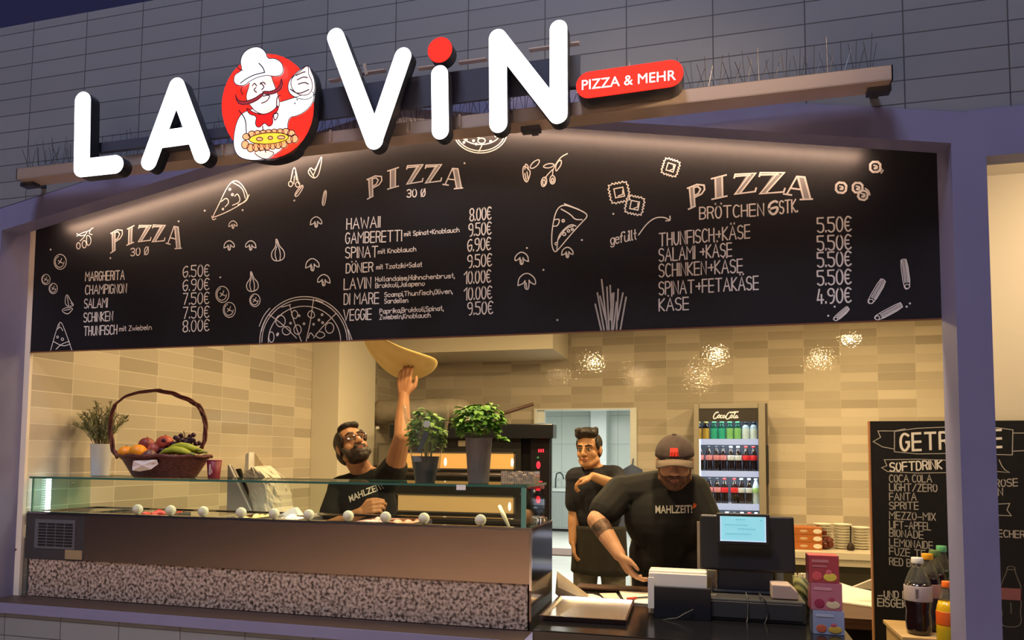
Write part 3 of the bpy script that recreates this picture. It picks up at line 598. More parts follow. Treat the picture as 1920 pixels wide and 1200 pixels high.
draw('chalk_sausage', [[(603, 384), (608, 357), (613, 358), (609, 386), (603, 384)], [(606, 382), (610, 360)]])
draw('chalk_pepper', [[(123, 555), (127, 552), (133, 565), (140, 573), (128, 575), (122, 570), (123, 555)], [(114, 582), (124, 576), (138, 578), (132, 585), (126, 590), (114, 582)], [(126, 556), (129, 574)], [(133, 568), (136, 572)], [(120, 582), (132, 580)]], hw=.0018)
dots = MB()
for x, y in ((335, 415), (1341-1246, 468), (871, 306), (1150, 401), (1091, 450), (1019, 506), (988, 465), (1706, 569), (1045, 600), (413, 520), (207, 484), (552, 376), (455, 394), (384, 395), (1553, 592), (1700, 575), (1565, 575)):
    px_lines(dots, [ell_px(x, y, 1.2, 1.2, 6)], .0014, TY, 0)
dots.build('chalk_dots', M_CHALK, board, fix=False)

# ------------------------------------------------------------------ drinks board
DY = 1.0; DT = DY-.0006
M_CH2 = mat('chalk_dim', (.42, .40, .40), .9)
dboard = thing('drinks_board', 'tall black chalkboard listing drinks, standing behind the blue pillar', 'chalkboard', (3.96, DY, 0))
pa, pb = at(1631, 790, Y=DY), at(1920, 782, Y=DY)
MB().box((pa.x, DY, .20), (4.32, DY+.02, 1.674)).build('board_panel', M_BOARD, dboard)
ed = MB(); ed.box((pa.x-.006, DY-.002, .20), (pa.x, DY+.022, 1.674)); ed.build('board_edge', mat('orange_edge', (.42, .20, .09), .5), dboard)
for fx in (3.75, 4.2): MB().box((fx-.02, DY-.12, 0), (fx+.02, DY+.02, .2)).build('foot', M_BLACK, dboard)
lettering('chalk_heading', [('GETRÄNKE', (1689, 845), (1878, 838), 31, .0052, 1.5)], M_CHALK, dboard, DT)
lettering('chalk_lettering', [('SOFTDRINK', (1669, 884), (1766, 879), 16, .003)], M_CHALK, dboard, DT)
lettering('chalk_lettering', [(t, (1668, y), (x1, y1), 13.5, .0021) for t, y, x1, y1 in (('COCA COLA', 904, 1747, 904), ('LIGHT/ZERO', 920, 1757, 922), ('FANTA', 938, 1718, 938), ('SPRITE', 955, 1722, 955), ('MEZZO-MIX', 973, 1754, 976), ('LIFT-APFEL', 990, 1745, 994),
    ('BIONADE', 1005.5, 1731, 1010), ('LEMONAIDE', 1023, 1749, 1030), ('FUZE TEA', 1040, 1748, 1047), ('RED BULL', 1059, 1735, 1065))], M_CH2, dboard, DT)
lettering('chalk_lettering', [('ROSE', (1866, 913), (1908, 911), 13.5, .0021), ('ROTWEIN', (1806, 932), (1880, 929), 13.5, .0021)], M_CH2, dboard, DT)
lettering('chalk_lettering', [('BECHER', (1862, 1006), (1921, 1009), 13, .0021)], M_CH2, dboard, DT)
lettering('chalk_lettering', [('_', (1646, 1117), (1656, 1117), 10, .0022), ('UND D', (1658, 1121), (1700, 1122), 13, .0024), ('AZU', (1703, 1122), (1733, 1123), 13, .0024), ('EISGEKÜHLT'.replace('Ü', 'U'), (1646, 1136), (1748, 1143), 14, .0026)], mat('chalk_mid', (.55, .53, .52), .9), dboard, DT)
mb = MB(); px_lines(mb, [[(1676, 808), (1646, 808), (1651, 820), (1637, 828), (1655, 838), (1677, 842)], [(1677, 809), (1677, 847), (1720, 851), (1800, 850), (1898, 853), (1899, 806), (1870, 802), (1790, 800), (1720, 803), (1677, 809)], [(1677, 808), (1697, 804)], [(1899, 812), (1920, 812)], [(1899, 846), (1920, 845)],
    [(1780, 863), (1720, 861), (1658, 862), (1663, 873), (1653, 877), (1664, 884), (1720, 887), (1785, 886)], [(1873, 862), (1878, 873), (1884, 881), (1893, 886), (1868, 884)], [(1872, 945), (1893, 944), (1888, 956), (1896, 967), (1868, 966)]], .0018, DT, 0)
mb.build('chalk_banner', M_CH2, dboard, fix=False)
mb = MB(); px_lines(mb, [[(1888, 1062), (1888, 1071), (1881, 1086), (1876, 1100), (1874, 1130), (1880, 1150), (1876, 1165), (1882, 1175), (1908, 1176), (1916, 1166), (1913, 1150), (1915, 1130), (1915, 1100), (1908, 1085), (1903, 1071), (1903, 1062), (1888, 1062)], [(1888, 1068), (1903, 1068)], [(1895, 1130), (1896, 1150)]], .0016, DT, 1)
mb.build('chalk_bottle', mat('chalk_faint', (.16, .15, .15), .9), dboard, fix=False)
p, q = at(1876, 1102, Y=DT), at(1916, 1126, Y=DT)
MB().add([(p.x, DT, q.z), (q.x, DT, q.z), (q.x, DT, p.z), (p.x, DT, p.z)], [(0, 1, 2, 3)]).build('pink_chalk_patch', mat('chalk_pink', (.24, .09, .11), .9), dboard, fix=False)
# ------------------------------------------------------------------ glass display counter
CF = .157
dc = thing('display_counter', 'long steel and speckled granite display counter with a glass shelf on top', 'display counter', (1.1, CF, .849))
vx = at(158, 1000, Y=CF).x
MB().box((-.048, CF+.004, .852), (2.316, CF+.03, 1.0215)).build('granite_panel', M_GRANITE, dc)
MB().box((-.07, CF+.012, .8495), (2.31, CF+.03, .853)).build('plinth', M_WOOD, dc)
MB().box((vx, CF, 1.0215), (2.320, CF+.016, 1.228)).build('steel_front', M_STEEL, dc, bevel=.002)
vp = MB().box((-.075, CF+.003, 1.018), (vx-.002, CF+.016, 1.226)).build('service_panel', mat('dark_service_panel', (.075, .07, .075), .4, .5), dc)
vg = MB(); vm = MB(); a, b = at(72, 978, Y=CF), at(136, 1026, Y=CF)
vg.box((a.x-.02, CF+.001, b.z-.012), (b.x+.008, CF+.004, a.z+.012)); vg.build('vent_frame', mat('vent_grey', (.10, .10, .115), .45), vp)
for i in range(4):
    for j in range(8):
        x0 = a.x+.002+(b.x-a.x)*i/4; z0 = b.z+(a.z-b.z)*j/8; vm.box((x0, CF, z0), (x0+(b.x-a.x)/4-.006, CF+.0015, z0+(a.z-b.z)/8*.62))
vm.build('vent_slots', M_BLACK, vp)
a, b = at(122, 1031, Y=CF), at(153, 1050, Y=CF); MB().box((a.x, CF, b.z), (b.x, CF+.004, a.z)).build('sticker', mat('tan_sticker', (.30, .22, .12), .5), vp)
MB().tube([at(22, 1055, Y=CF-.004), at(24, 1038, Y=CF-.004), at(30, 1030, Y=CF-.004), at(40, 1028, Y=CF+.004)], .006, 8).build('hose', M_DGREY, dc, smooth=True)
MB().box((2.31, CF+.004, .849), (2.324, .56, 1.2275)).build('side_panel', mat('dark_mirror_steel', (.10, .075, .075), .10, .9), dc)
MB().box((2.317, CF-.001, 1.0), (2.326, CF+.012, 1.228)).build('corner_strip', M_CHROME, dc)
MB().box((-.075, CF+.02, .8505), (2.31, .56, 1.13)).box((-.07, .56, 0), (2.31, .60, 1.13)).build('carcass', M_DGREY, dc)
MB().box((-.07, CF, 1.2255), (2.324, CF+.036, 1.2345)).box((-.07, .535, 1.2255), (2.324, .565, 1.2345)).box((2.29, CF+.036, 1.2255), (2.324, .535, 1.2345)).box((-.07, CF+.036, 1.2255), (-.03, .535, 1.2345)).build('rim', M_CHROME, dc)
sh = MB().box((-.066, CF+.003, 1.387), (2.303, .522, 1.395)).build('glass_shelf', M_GLASS, dc); sh['label'] = 'clear glass shelf'
MB().box((-.066, CF+.001, 1.3865), (2.305, CF+.003, 1.3955)).box((2.303, CF+.001, 1.3865), (2.305, .522, 1.3955)).box((-.066, .522, 1.3865), (2.305, .524, 1.3955)).build('glass_edge', M_GEDGE, sh)
gp = MB().box((-.05, CF+.002, 1.2345), (2.30, CF+.007, 1.387)).build('front_glass', M_GLASS, dc)
MB().box((2.283, CF+.0015, 1.2345), (2.302, CF+.0075, 1.387)).build('glass_edge', mat('pale_green_glass_edge', (.13, .30, .22), .2), gp)
MB().box((2.294, CF+.012, 1.2345), (2.299, .53, 1.387)).build('end_glass', M_GLASS, dc)
ge = MB().box((-.052, CF+.01, 1.2345), (-.046, .50, 1.387)).build('end_glass', M_GEND, dc)
MB().box((-.052, CF+.004, 1.2345), (-.045, CF+.010, 1.390)).build('glass_edge', mat('pale_green_glass_edge'), ge)
p = at(90, 930, X=-.04)
ls = MB()
for k in range(13): ls.box((-.042, p.y-.012, 1.239+k*.0113), (-.036, p.y+.012, 1.2465+k*.0113))
ls.build('led_strip', mat('cool_led', (.9, .9, .9), .3, emit=(.86, .9, 1.0), es=7), dc)
cl = MB()
for px, py in ((45, 900), (135, 906), (980, 916), (1002, 921), (978, 926)): q = at(px, py, Y=CF+.03); cl.ell(q, .006)
cl.build('glass_clamp', M_CHROME, dc, smooth=True)
a, b = at(856, 909, Y=CF), at(873, 919, Y=CF); MB().box((a.x, CF-.002, b.z), (b.x, CF+.001, a.z)).build('price_clip', M_WHITE, dc)
MB().box((-.07, .60, .93), (2.2, .90, .96)).box((-.07, .86, 0), (2.2, .90, .93)).build('rear_worktop', M_STEEL, dc)

# pale balls on the front rim
ordn = ['first', 'second', 'third', 'fourth', 'fifth', 'sixth', 'seventh', 'eighth', 'ninth', 'tenth']
ball = None
M_BALL = noise_mat('pale_ball', ((.3, (.50, .48, .37)), (.7, (.60, .57, .45))), 30, .7)
for i, (px, py) in enumerate(((258, 957), (320, 957), (381, 960), (452, 963), (514, 963), (579, 966), (653, 968), (723, 970), (795, 972), (901, 975))):
    q = at(px, py, Y=CF+.02); q.z = 1.2345+.0225
    if ball is None: ball = MB().ell((0, 0, 0), .0225, u=20, w=12).build('rim_ball', M_BALL, None, smooth=True)
    o = ball if i == 0 else ball.copy()
    if i: COL.objects.link(o)
    o.location = q
    tag(o, f'small pale ball on the counter rim, {ordn[i]} of ten counted from the vent end', 'ball', 'pale balls along the counter rim')
# food containers inside the counter
pan_specs = [('sliced tomatoes', (.42, .03, .015), 270, 308, .03, 'red'), ('dark greens', (.05, .06, .03), 178, 222, .004, 'dark'), ('grated cheese', (.75, .52, .18), 455, 482, .022, 'yellow'), ('pale mozzarella', (.78, .70, .58), 522, 565, .026, 'pale'), ('ham', (.72, .36, .28), 688, 712, .022, 'pink'), ('salmon', (.80, .33, .17), 741, 770, .024, 'orange')]
for nm, c, x0, x1, h, cn in pan_specs:
    xa, xb = at(x0, 962, Y=.27).x, at(x1, 962, Y=.27).x; w = max(xb-xa, .13); xm = (xa+xb)/2
    t = thing('food_pan', f'steel food pan of {cn} {nm} set in the display counter', 'food pan', (xm, .32, 1.13))
    pn = MB(); pn.box((xm-w/2, .22, 1.131), (xm+w/2, .44, 1.136))
    for a, b in (((xm-w/2, .22), (xm+w/2, .226)), ((xm-w/2, .434), (xm+w/2, .44)), ((xm-w/2, .226), (xm-w/2+.006, .434)), ((xm+w/2-.006, .226), (xm+w/2, .434))): pn.box((*a, 1.131), (*b, 1.232))
    pn.build('pan', M_CHROME, t)
    fd = MB()
    for k in range(16): fd.ell((xm+random.uniform(-.5, .5)*(w-.05), .33+random.uniform(-.08, .08), 1.20+random.uniform(0, h)), (random.uniform(.016, .026), random.uniform(.016, .026), random.uniform(.012, .024)), Matrix.Rotation(random.uniform(-.6, .6), 3, 'X'), 10, 6)
    fd.box((xm-w/2+.007, .227, 1.14), (xm+w/2-.007, .433, 1.205))
    tag(fd.build('filling', mat('food_'+cn, c, .45), t, smooth=True), kind='stuff')
q = at(953, 985, Y=.25); r_ = at(936, 948, Y=.27)
t = thing('serving_spoon', 'pale spoon handle leaning up inside the counter near its glass end', 'spoon', (q.x, .25, 1.15))
MB().tube([V((q.x+.02, .26, 1.14)), q.lerp(r_, .0), q.lerp(r_, .5), r_], [.006, .006, .009, .007], 8).build('handle', mat('pale_wood', (.70, .58, .36), .5), t, smooth=True)
MB().ell((q.x+.02, .26, 1.15), (.025, .018, .008)).build('bowl', mat('pale_wood'), t, smooth=True)
q = at(1020, 972, Y=.45)
t = thing('steel_cup', 'small shiny steel cup behind the end glass of the counter', 'cup', (q.x-.02, .44, 1.13))
MB().lathe([(.03, 1.131), (.034, 1.25), (.036, 1.252), (.031, 1.25), (.028, 1.135)], (q.x-.02, .44, 0)).build('cup_body', M_CHROME, t, smooth=True)
ST = 1.395
# ---- rosemary
def leaf(mb, c, d, n, L, w):
    d = d.normalized(); s = d.cross(n).normalized(); n = s.cross(d)
    mb.add([c, c+d*L*.35+s*w+n*w*.25, c+d*L*.75+s*w*.8+n*w*.1, c+d*L-n*w*.5, c+d*L*.75-s*w*.8+n*w*.1, c+d*L*.35-s*w+n*w*.25, c+d*L*.5-n*w*.15], [(0, 1, 6), (1, 2, 6), (2, 3, 6), (3, 4, 6), (4, 5, 6), (5, 0, 6)])
b0 = at(188, 890, Y=.44); b0.z = ST
t = thing('rosemary_plant', 'feathery grey green rosemary in a frosted white pot on the glass shelf', 'potted plant', (b0.x, .44, ST))
MB().lathe([(.041, ST), (.043, ST+.004), (.050, ST+.152), (.052, ST+.156), (.048, ST+.156), (.046, ST+.13), (.01, ST+.128)], (b0.x, .44, 0), 28).build('pot', mat('frosted_white_pot', (.62, .62, .66), .35), t, smooth=True)
st = MB(); lf = MB(); rnd = random.Random(3)
for i in range(66):
    an = rnd.uniform(0, 6.28); sp_r = rnd.uniform(.2, 1.); base = V((b0.x+.025*math.cos(an)*sp_r, .44+.025*math.sin(an)*sp_r, ST+.13))
    tip = V((b0.x+.165*math.cos(an)*sp_r, .44+.10*math.sin(an)*sp_r, ST+.17+rnd.uniform(.06, .20)*(1.05-.5*sp_r)+.02)); mid = base.lerp(tip, .5)+V((0, 0, .02*sp_r+.01))
    P = [base, base.lerp(mid, .5)+V((0, 0, .008)), mid, mid.lerp(tip, .5)+V((0, 0, .006)), tip]; st.tube(P, .0016, 5)
    for k in range(26):
        f_ = .2+.8*k/26; s_ = f_*4; j = min(int(s_), 3); c = P[j].lerp(P[j+1], s_-j)
        dv = V((rnd.uniform(-1, 1), rnd.uniform(-1, 1), rnd.uniform(.1, 1.1))); leaf(lf, c, dv, V((0, .3, 1)), rnd.uniform(.020, .032), .0030)
st.build('stem', mat('rosemary_stem', (.20, .17, .08), .7), t); lf.build('leaves', noise_mat('rosemary_leaf', ((.3, (.20, .23, .10)), (.7, (.40, .42, .24))), 30, .6), t, fix=False)
# ---- fruit basket
bc = V((.525, .34, ST)); M_WICK = noise_mat('red_brown_wicker', ((.3, (.05, .010, .010)), (.7, (.15, .035, .028))), 60, .5, bump=.8, stretch=(1, 1, 3))
bk = thing('fruit_basket', 'dark red wicker basket with a tall twisted handle, standing on the glass shelf', 'basket', bc)
pr = [(.150, 0), (.155, .004)]
for k in range(12): z = .006+k*.0075; pr += [(.157+.068*z/.1+.0035, z+.002), (.157+.068*z/.1, z+.0055)]
pr += [(.232, .100), (.226, .101), (.205, .075), (.150, .012)]
MB().lathe(pr, bc, 44, 1., .62).build('basket_body', M_WICK, bk, smooth=True)
rm = MB(); rp = []
for k in range(49): a = 2*math.pi*k/48; rp.append(bc+V((.229*math.cos(a), .229*.62*math.sin(a), .100+.003*math.sin(a*9))))
rm.tube(rp, .007, 7, False); rm.build('rim', M_WICK, bk, smooth=True)
hp = [at(px, py, Y=.34) for px, py in ((222, 858), (213, 845), (207, 815), (207, 785), (216, 758), (235, 743), (262, 735), (297, 732), (325, 738), (350, 748), (372, 760), (383, 780), (386, 805), (383, 828), (374, 850))]
hd = MB(); HP = []
for i in range(len(hp)-1):
    for k in range(4): HP.append(hp[i].lerp(hp[i+1], k/4))
HP.append(hp[-1])
for s in range(3):
    hd.tube([p+V((math.cos(i*.42+s*2.09)*.0065, math.sin(i*.42+s*2.09)*.006, math.sin(i*.42+s*2.09+.7)*.005)) for i, p in enumerate(HP)], .0052, 6)
hd.build('handle', M_WICK, bk, smooth=True)
p = [at(*q, Y=.205) for q in ((248, 875), (252, 864), (272, 862), (296, 862), (297, 870), (285, 880), (262, 884), (250, 882))]
tg = MB(); n = len(p); tg.add([q+V((0, -.006*(i % 2), 0)) for i, q in enumerate(p)] + [sum(p, V())/n+V((0, -.012, 0))], [(i, (i+1) % n, n) for i in range(n)]); tg.build('paper_tag', mat('tag_white', (.82, .70, .64), .5), bk, fix=False)
p = [at(*q, Y=.200) for q in ((262, 873), (268, 868), (284, 866), (290, 869), (276, 875), (264, 878))]
MB().add(p, [tuple(range(6))]).build('tag_print', mat('tag_brown', (.35, .12, .09), .5), bk, fix=False)
def fruit(name, px, py, r, Y, col, label, rough=.4, sz=.95):
    c = at(px, py, Y=Y); c.z = max(c.z, ST+.05)
    t = thing(name, label, name.replace('_', ' '), c-V((0, 0, r)), 'fruit in the wicker basket')
    pf = []
    for k in range(13): a = math.pi*k/12; pf.append((max(r*math.sin(a)*(1+.0*k), 1e-4), r*sz*(1-math.cos(a)) - (.12*r if k in (0, 12) else 0)*(1 if k == 12 else -1)))
    MB().lathe(pf, c-V((0, 0, r*sz)), 18).build('flesh', noise_mat(name+'_skin_'+str(len(MATS)), ((.3, tuple(x*.8 for x in col)), (.7, col)), 22, rough), t, smooth=True)
    MB().tube([c+V((0, 0, r*.8)), c+V((.003, 0, r*sz+.004))], .0022, 5).build('stem', mat('stalk_brown', (.08, .05, .02), .7), t)
fruit('orange', 236, 850, .036, .30, (.85, .30, .012), 'orange at the basket end beside the rosemary pot', .45)
fruit('orange', 259, 849, .041, .275, (.90, .33, .012), 'bigger orange in front, above the paper tag of the basket', .45)
fruit('plum', 281, 855, .032, .28, (.16, .07, .06), 'dull dark plum between the big orange and the bananas')
fruit('apple', 275, 834, .037, .37, (.34, .07, .06), 'dark red wrapped apple behind the big orange')
fruit('peach', 309, 832, .041, .36, (.60, .10, .06), 'rosy peach on top of the fruit, behind the bananas')
fruit('apple', 290, 843, .033, .33, (.45, .10, .08), 'small reddish apple below the peach')
def grapes(px, py, n, spread, Y, label):
    c = at(px, py, Y=Y); t = thing('grape_bunch', label, 'grapes', c-V((0, 0, .03)), 'fruit in the wicker basket'); mb = MB()
    for k in range(n): mb.ell(c+V((random.gauss(0, spread), random.gauss(0, .02), random.gauss(0, .014))), .0115, None, 10, 6)
    mb.build('grape_berries', mat('dark_grape', (.045, .012, .035), .3), t, smooth=True)
    MB().tube([c, c+V((.004, 0, .03)), c+V((-.004, 0, .052))], .002, 5).build('stem', mat('stalk_brown'), t)
grapes(345, 829, 46, .034, .37, 'bunch of dark grapes behind the banana tips')
grapes(302, 846, 16, .022, .33, 'few dark grapes between the peach and the bananas')
for k, (dz, dy, lab) in enumerate(((0, 0, 'green yellow banana lying in front in the wicker basket'), (.018, .03, 'green yellow banana behind the front banana'), (.008, .055, 'rearmost green yellow banana beside the grapes'))):
    P = [at(px+k*4, py, Y=.27)+V((0, dy, dz)) for px, py in ((294, 858), (300, 853), (312, 847), (327, 844), (342, 846), (356, 850), (366, 852))]
    t = thing('banana', lab, 'banana', P[0], 'fruit in the wicker basket')
    MB().tube(P[1:-1], [.009, .017, .019, .018, .011], 8).build('banana_body', mat('green_banana', (.36, .40, .03), .45), t, smooth=True)
    MB().tube(P[-2:], [.008, .005], 6).build('stem', mat('banana_stem', (.25, .27, .05), .6), t)
# ---- paper cup
c = at(401, 895, Y=.33); c.z = ST
t = thing('paper_cup', 'dark red paper coffee cup on the glass shelf beside the fruit basket', 'cup', c)
MB().lathe([(.0255, 0), (.026, .002), (.0335, .083), (.032, .083), (.025, .004)], c, 26).build('cup_body', mat('cup_red', (.15, .005, .018), .5), t, smooth=True)
rp = [c+V((.0338*math.cos(2*math.pi*k/24), .0338*math.sin(2*math.pi*k/24), .084)) for k in range(25)]
MB().tube(rp, .0018, 6, False).build('rolled_rim', mat('cup_pink', (.65, .25, .28), .5), t, smooth=True)
mk = MB()
for k in range(7): mk.box((c.x-.004, c.y-.0318, c.z+.018+k*.0068), (c.x+.0045, c.y-.0295, c.z+.0225+k*.0068))
for k in range(3): mk.box((c.x+.008, c.y-.031, c.z+.024+k*.006), (c.x+.011, c.y-.0285, c.z+.028+k*.006))
mk.build('print', mat('cup_print', (.75, .6, .6), .5), t)
# ---- slicer with white cover
def pp(px, py, Y): return at(px, py, Y=Y)
t = thing('slicing_machine', 'white slicing machine under a crumpled white cover behind the counter glass', 'slicer', (.76, .75, .96))
M_SLW = mat('slicer_white', (.62, .58, .52), .45)
MB().box((.55, .62, .961), (.93, .88, 1.19)).build('base', M_SLW, t, bevel=.01)
a, b, c2, d2 = pp(425, 962, .70), pp(427, 872, .70), pp(434, 872, .70), pp(478, 962, .70)
MB().prism([(a.x, a.z), (b.x, b.z), (c2.x, c2.z), (d2.x, d2.z)], XZ, .70, .715).build('tilted_plate', mat('slicer_grey', (.36, .33, .30), .4), t)
a, b = pp(430, 872, .69), pp(474, 964, .69); MB().tube([a, b], .005, 6).build('plate_edge', M_WHITE, t)
a, b = pp(444, 880, .74), pp(470, 962, .74); MB().prism([(a.x-.008, a.z), (a.x+.012, a.z+.004), (b.x+.02, b.z), (b.x-.02, b.z)], XZ, .74, .76).build('knife_guard', M_BLACK, t)
q = [pp(463, 905, .78), pp(467, 852, .78), pp(473, 848, .78), pp(472, 905, .78), pp(507, 900, .78)]
MB().prism([(q[0].x, q[0].z), (q[1].x, q[1].z), (q[2].x, q[2].z), (q[3].x, q[3].z)], XZ, .75, .80).build('upright', M_WHITE, t)
MB().prism([(q[2].x, q[2].z), (q[4].x, q[4].z), (q[3].x, q[3].z)], XZ, .80, .81).build('clear_side', pane_mat('hazy_plastic', (.9, .87, .8), .06, .35, (.6, .52, .42)), t)
cv = MB(); rnd = random.Random(11); nu, nv = 14, 12; vs = []
edgeL = [(455, 890), (462, 905), (467, 925), (469, 945), (472, 968)]; edgeR = [(487, 874), (520, 900), (526, 925), (528, 945), (535, 968)]
for j in range(nv):
    f_ = j/(nv-1)*4; k = min(int(f_), 3); g = f_-k
    lx = edgeL[k][0]*(1-g)+edgeL[k+1][0]*g; ly = edgeL[k][1]*(1-g)+edgeL[k+1][1]*g; rx = edgeR[k][0]*(1-g)+edgeR[k+1][0]*g; ry = edgeR[k][1]*(1-g)+edgeR[k+1][1]*g
    for i in range(nu):
        u = i/(nu-1); Yc = .72-.06*math.sin(math.pi*u)+rnd.uniform(-.012, .012); vs.append(at(lx+(rx-lx)*u+rnd.uniform(-1, 1), ly+(ry-ly)*u-5*math.sin(math.pi*u)*(1-j/nv)+rnd.uniform(-1, 1), Y=Yc))
n = len(vs); vs += [p+V((0, .10, 0)) for p in vs]
fs = [(j*nu+i, j*nu+i+1, (j+1)*nu+i+1, (j+1)*nu+i) for j in range(nv-1) for i in range(nu-1)]; fs += [tuple(x+n for x in f[::-1]) for f in fs]
bd = [i for i in range(nu)] + [j*nu+nu-1 for j in range(1, nv)] + [(nv-1)*nu+i for i in range(nu-2, -1, -1)] + [j*nu for j in range(nv-2, 0, -1)]
fs += [(bd[i], bd[i-1], bd[i-1]+n, bd[i]+n) for i in range(len(bd))]
cv.add(vs, fs); cv.build('crumpled_cover', mat('white_cover', (.72, .68, .58), .55), t)
pl = at(545, 962, Y=.50)
t = thing('folded_paper', 'folded white paper lying in the counter beside the slicing machine', 'paper', (pl.x-.04, .47, 1.20))
a, b, c2, d2 = (at(*q_, Y=.45) for q_ in ((521, 968), (548, 952), (554, 953), (562, 970)))
MB().add([a, b, d2, a+V((0, .05, -.004)), b+V((0, .05, 0)), d2+V((0, .05, 0)), c2], [(0, 2, 1), (3, 4, 5), (0, 1, 4, 3), (1, 2, 5, 4), (0, 3, 5, 2), (1, 6, 2)]).build('sheet', M_PAPER, t)
# ---- basil pots
M_BAS = noise_mat('basil_leaf', ((.3, (.035, .125, .006)), (.7, (.145, .33, .018))), 25, .55)
def basil(c, rx, h0, h1, n, seed, droop=.4):
    lf = MB(); st = MB(); rnd = random.Random(seed); cz = c.z+(h0+h1)/2; rz = (h1-h0)/2
    for i in range(n):
        th = math.acos(rnd.uniform(-.75, 1)); ph = rnd.uniform(0, 6.28); q = rnd.uniform(.55, 1.)
        p = V((c.x+rx*q*math.sin(th)*math.cos(ph), c.y+rx*.8*q*math.sin(th)*math.sin(ph), cz+rz*q*math.cos(th)))
        o = (p-V((c.x, c.y, cz-rz*.3))).normalized(); d = V((o.x+rnd.uniform(-.5, .5), o.y+rnd.uniform(-.5, .5), -.15+rnd.uniform(-.4, .3)))
        leaf(lf, p, d, o+V((0, -.2, .9)), rnd.uniform(.026, .042), rnd.uniform(.010, .015))
    for i in range(10):
        a = rnd.uniform(0, 6.28); st.tube([V((c.x+.02*math.cos(a), c.y+.02*math.sin(a), c.z+h0-.02)), V((c.x+rx*.5*math.cos(a), c.y+rx*.4*math.sin(a), cz))], .002, 5)
    return lf, st
c = at(797, 903, Y=.31); c.z = ST
t = thing('basil_plant', 'basil plant wrapped in a clear plastic sleeve in a dark pot', 'potted plant', c)
MB().lathe([(.040, 0), (.042, .003), (.058, .105), (.060, .108), (.055, .108), (.05, .085), (.01, .083)], c, 28).build('pot', mat('dark_pot', (.035, .04, .045), .3), t, smooth=True)
lf, st = basil(c+V((.005, 0, 0)), .074, .115, .315, 210, 5); lf.build('leaves', noise_mat('basil_leaf_wrapped', ((.3, (.07, .19, .02)), (.7, (.27, .43, .08))), 25, .55), t, fix=False); st.build('stem', mat('basil_stem', (.22, .35, .08), .5), t)
sv = []; k = 28
for z, r in ((.05, .056), (.12, .066), (.20, .082), (.27, .094), (.325, .100)):
    for j in range(k): a = 2*math.pi*j/k; rr = r*(1+.05*math.sin(a*5+z*30)); sv.append(c+V((rr*math.cos(a)+.004, rr*.85*math.sin(a), z+(.012*math.sin(a*3) if z > .3 else 0))))
MB().add(sv, [(i*k+j, i*k+(j+1) % k, (i+1)*k+(j+1) % k, (i+1)*k+j) for i in range(4) for j in range(k)]).build('plastic_sleeve', pane_mat('clear_sleeve', (.97, .97, .96), .05, .035, (.8, .78, .72)), t, smooth=True, fix=False)
lb = MB(); a, b = at(784, 812, Y=.24), at(806, 848, Y=.24); lb.prism([(a.x, b.z), (a.x+.016, b.z-.004), (b.x, a.z), (b.x-.022, a.z+.01)], XZ, .228, .23); lb.build('sleeve_label', mat('dark_label', (.07, .08, .075), .35), t)
a, b = at(796, 788, Y=.24), at(808, 803, Y=.24); MB().ell(((a.x+b.x)/2, .229, (a.z+b.z)/2), (.016, .001, .014)).build('sleeve_badge', mat('pale_label', (.5, .52, .45), .4), t)
pl_ = MB(); a, b = at(774, 855, Y=.25), at(790, 866, Y=.25); pl_.box((a.x, c.y-.0575, b.z), (b.x, c.y-.052, a.z)); pl_.build('pot_label', mat('pot_print', (.16, .17, .17), .4), t)
c = at(897, 903, Y=.31); c.z = ST
t = thing('basil_plant', 'bushy bright green basil in a tall grey pot on the glass shelf', 'potted plant', c)
MB().lathe([(.041, 0), (.043, .003), (.053, .150), (.0545, .152), (.0545, .182), (.056, .184), (.051, .184), (.048, .16), (.01, .158)], c, 30).build('pot', noise_mat('grey_pot', ((.3, (.105, .10, .115)), (.7, (.14, .13, .145))), 30, .4, stretch=(6, 6, .3)), t, smooth=True)
lf, st = basil(c, .098, .175, .335, 330, 9)
for k in range(5): leaf(lf, c+V((.085+.006*k, -.03, .185-.003*k)), V((1, -.3, -.15+.2*(k % 3))), V((0, -.3, 1)), .035, .013)
lf.build('leaves', M_BAS, t, fix=False); st.build('stem', mat('basil_stem'), t)
# ---- clear ribbed box
a, b = at(937, 880, Y=.30), at(1004, 905, Y=.30)
t = thing('clear_box', 'clear ribbed plastic box with brown contents on the glass shelf end', 'box', ((a.x+b.x)/2, .34, ST))
bx = MB(); x0, x1 = a.x+.005, b.x-.004
bx.box((x0, .30, ST), (x1, .40, ST+.002)); bx.box((x0, .30, ST), (x1, .302, ST+.05)); bx.box((x0, .398, ST), (x1, .40, ST+.05)); bx.box((x0, .302, ST), (x0+.002, .398, ST+.05)); bx.box((x1-.002, .302, ST), (x1, .398, ST+.05))
bx.build('box_walls', pane_mat('box_plastic', (.9, .86, .8), .12, .12, (.7, .62, .52)), t)
rb = MB()
for k in range(19): xx = x0+(x1-x0)*(k+.5)/19; rb.box((xx-.0008, .2985, ST), (xx+.0008, .2995, ST+.05))
rb.build('ribs', mat('rib_plastic', (.55, .48, .40), .3), t)
ct = MB(); rnd = random.Random(2)
for k in range(22): ct.ell(((x0+x1)/2+rnd.uniform(-.045, .05), .35+rnd.uniform(-.03, .03), ST+.014+rnd.uniform(0, .03)), (.012, .01, .008), None, 8, 5)
tag(ct.build('contents', noise_mat('brown_bits', ((.35, (.08, .05, .03)), (.65, (.5, .42, .33))), 40, .6), t), kind='stuff')

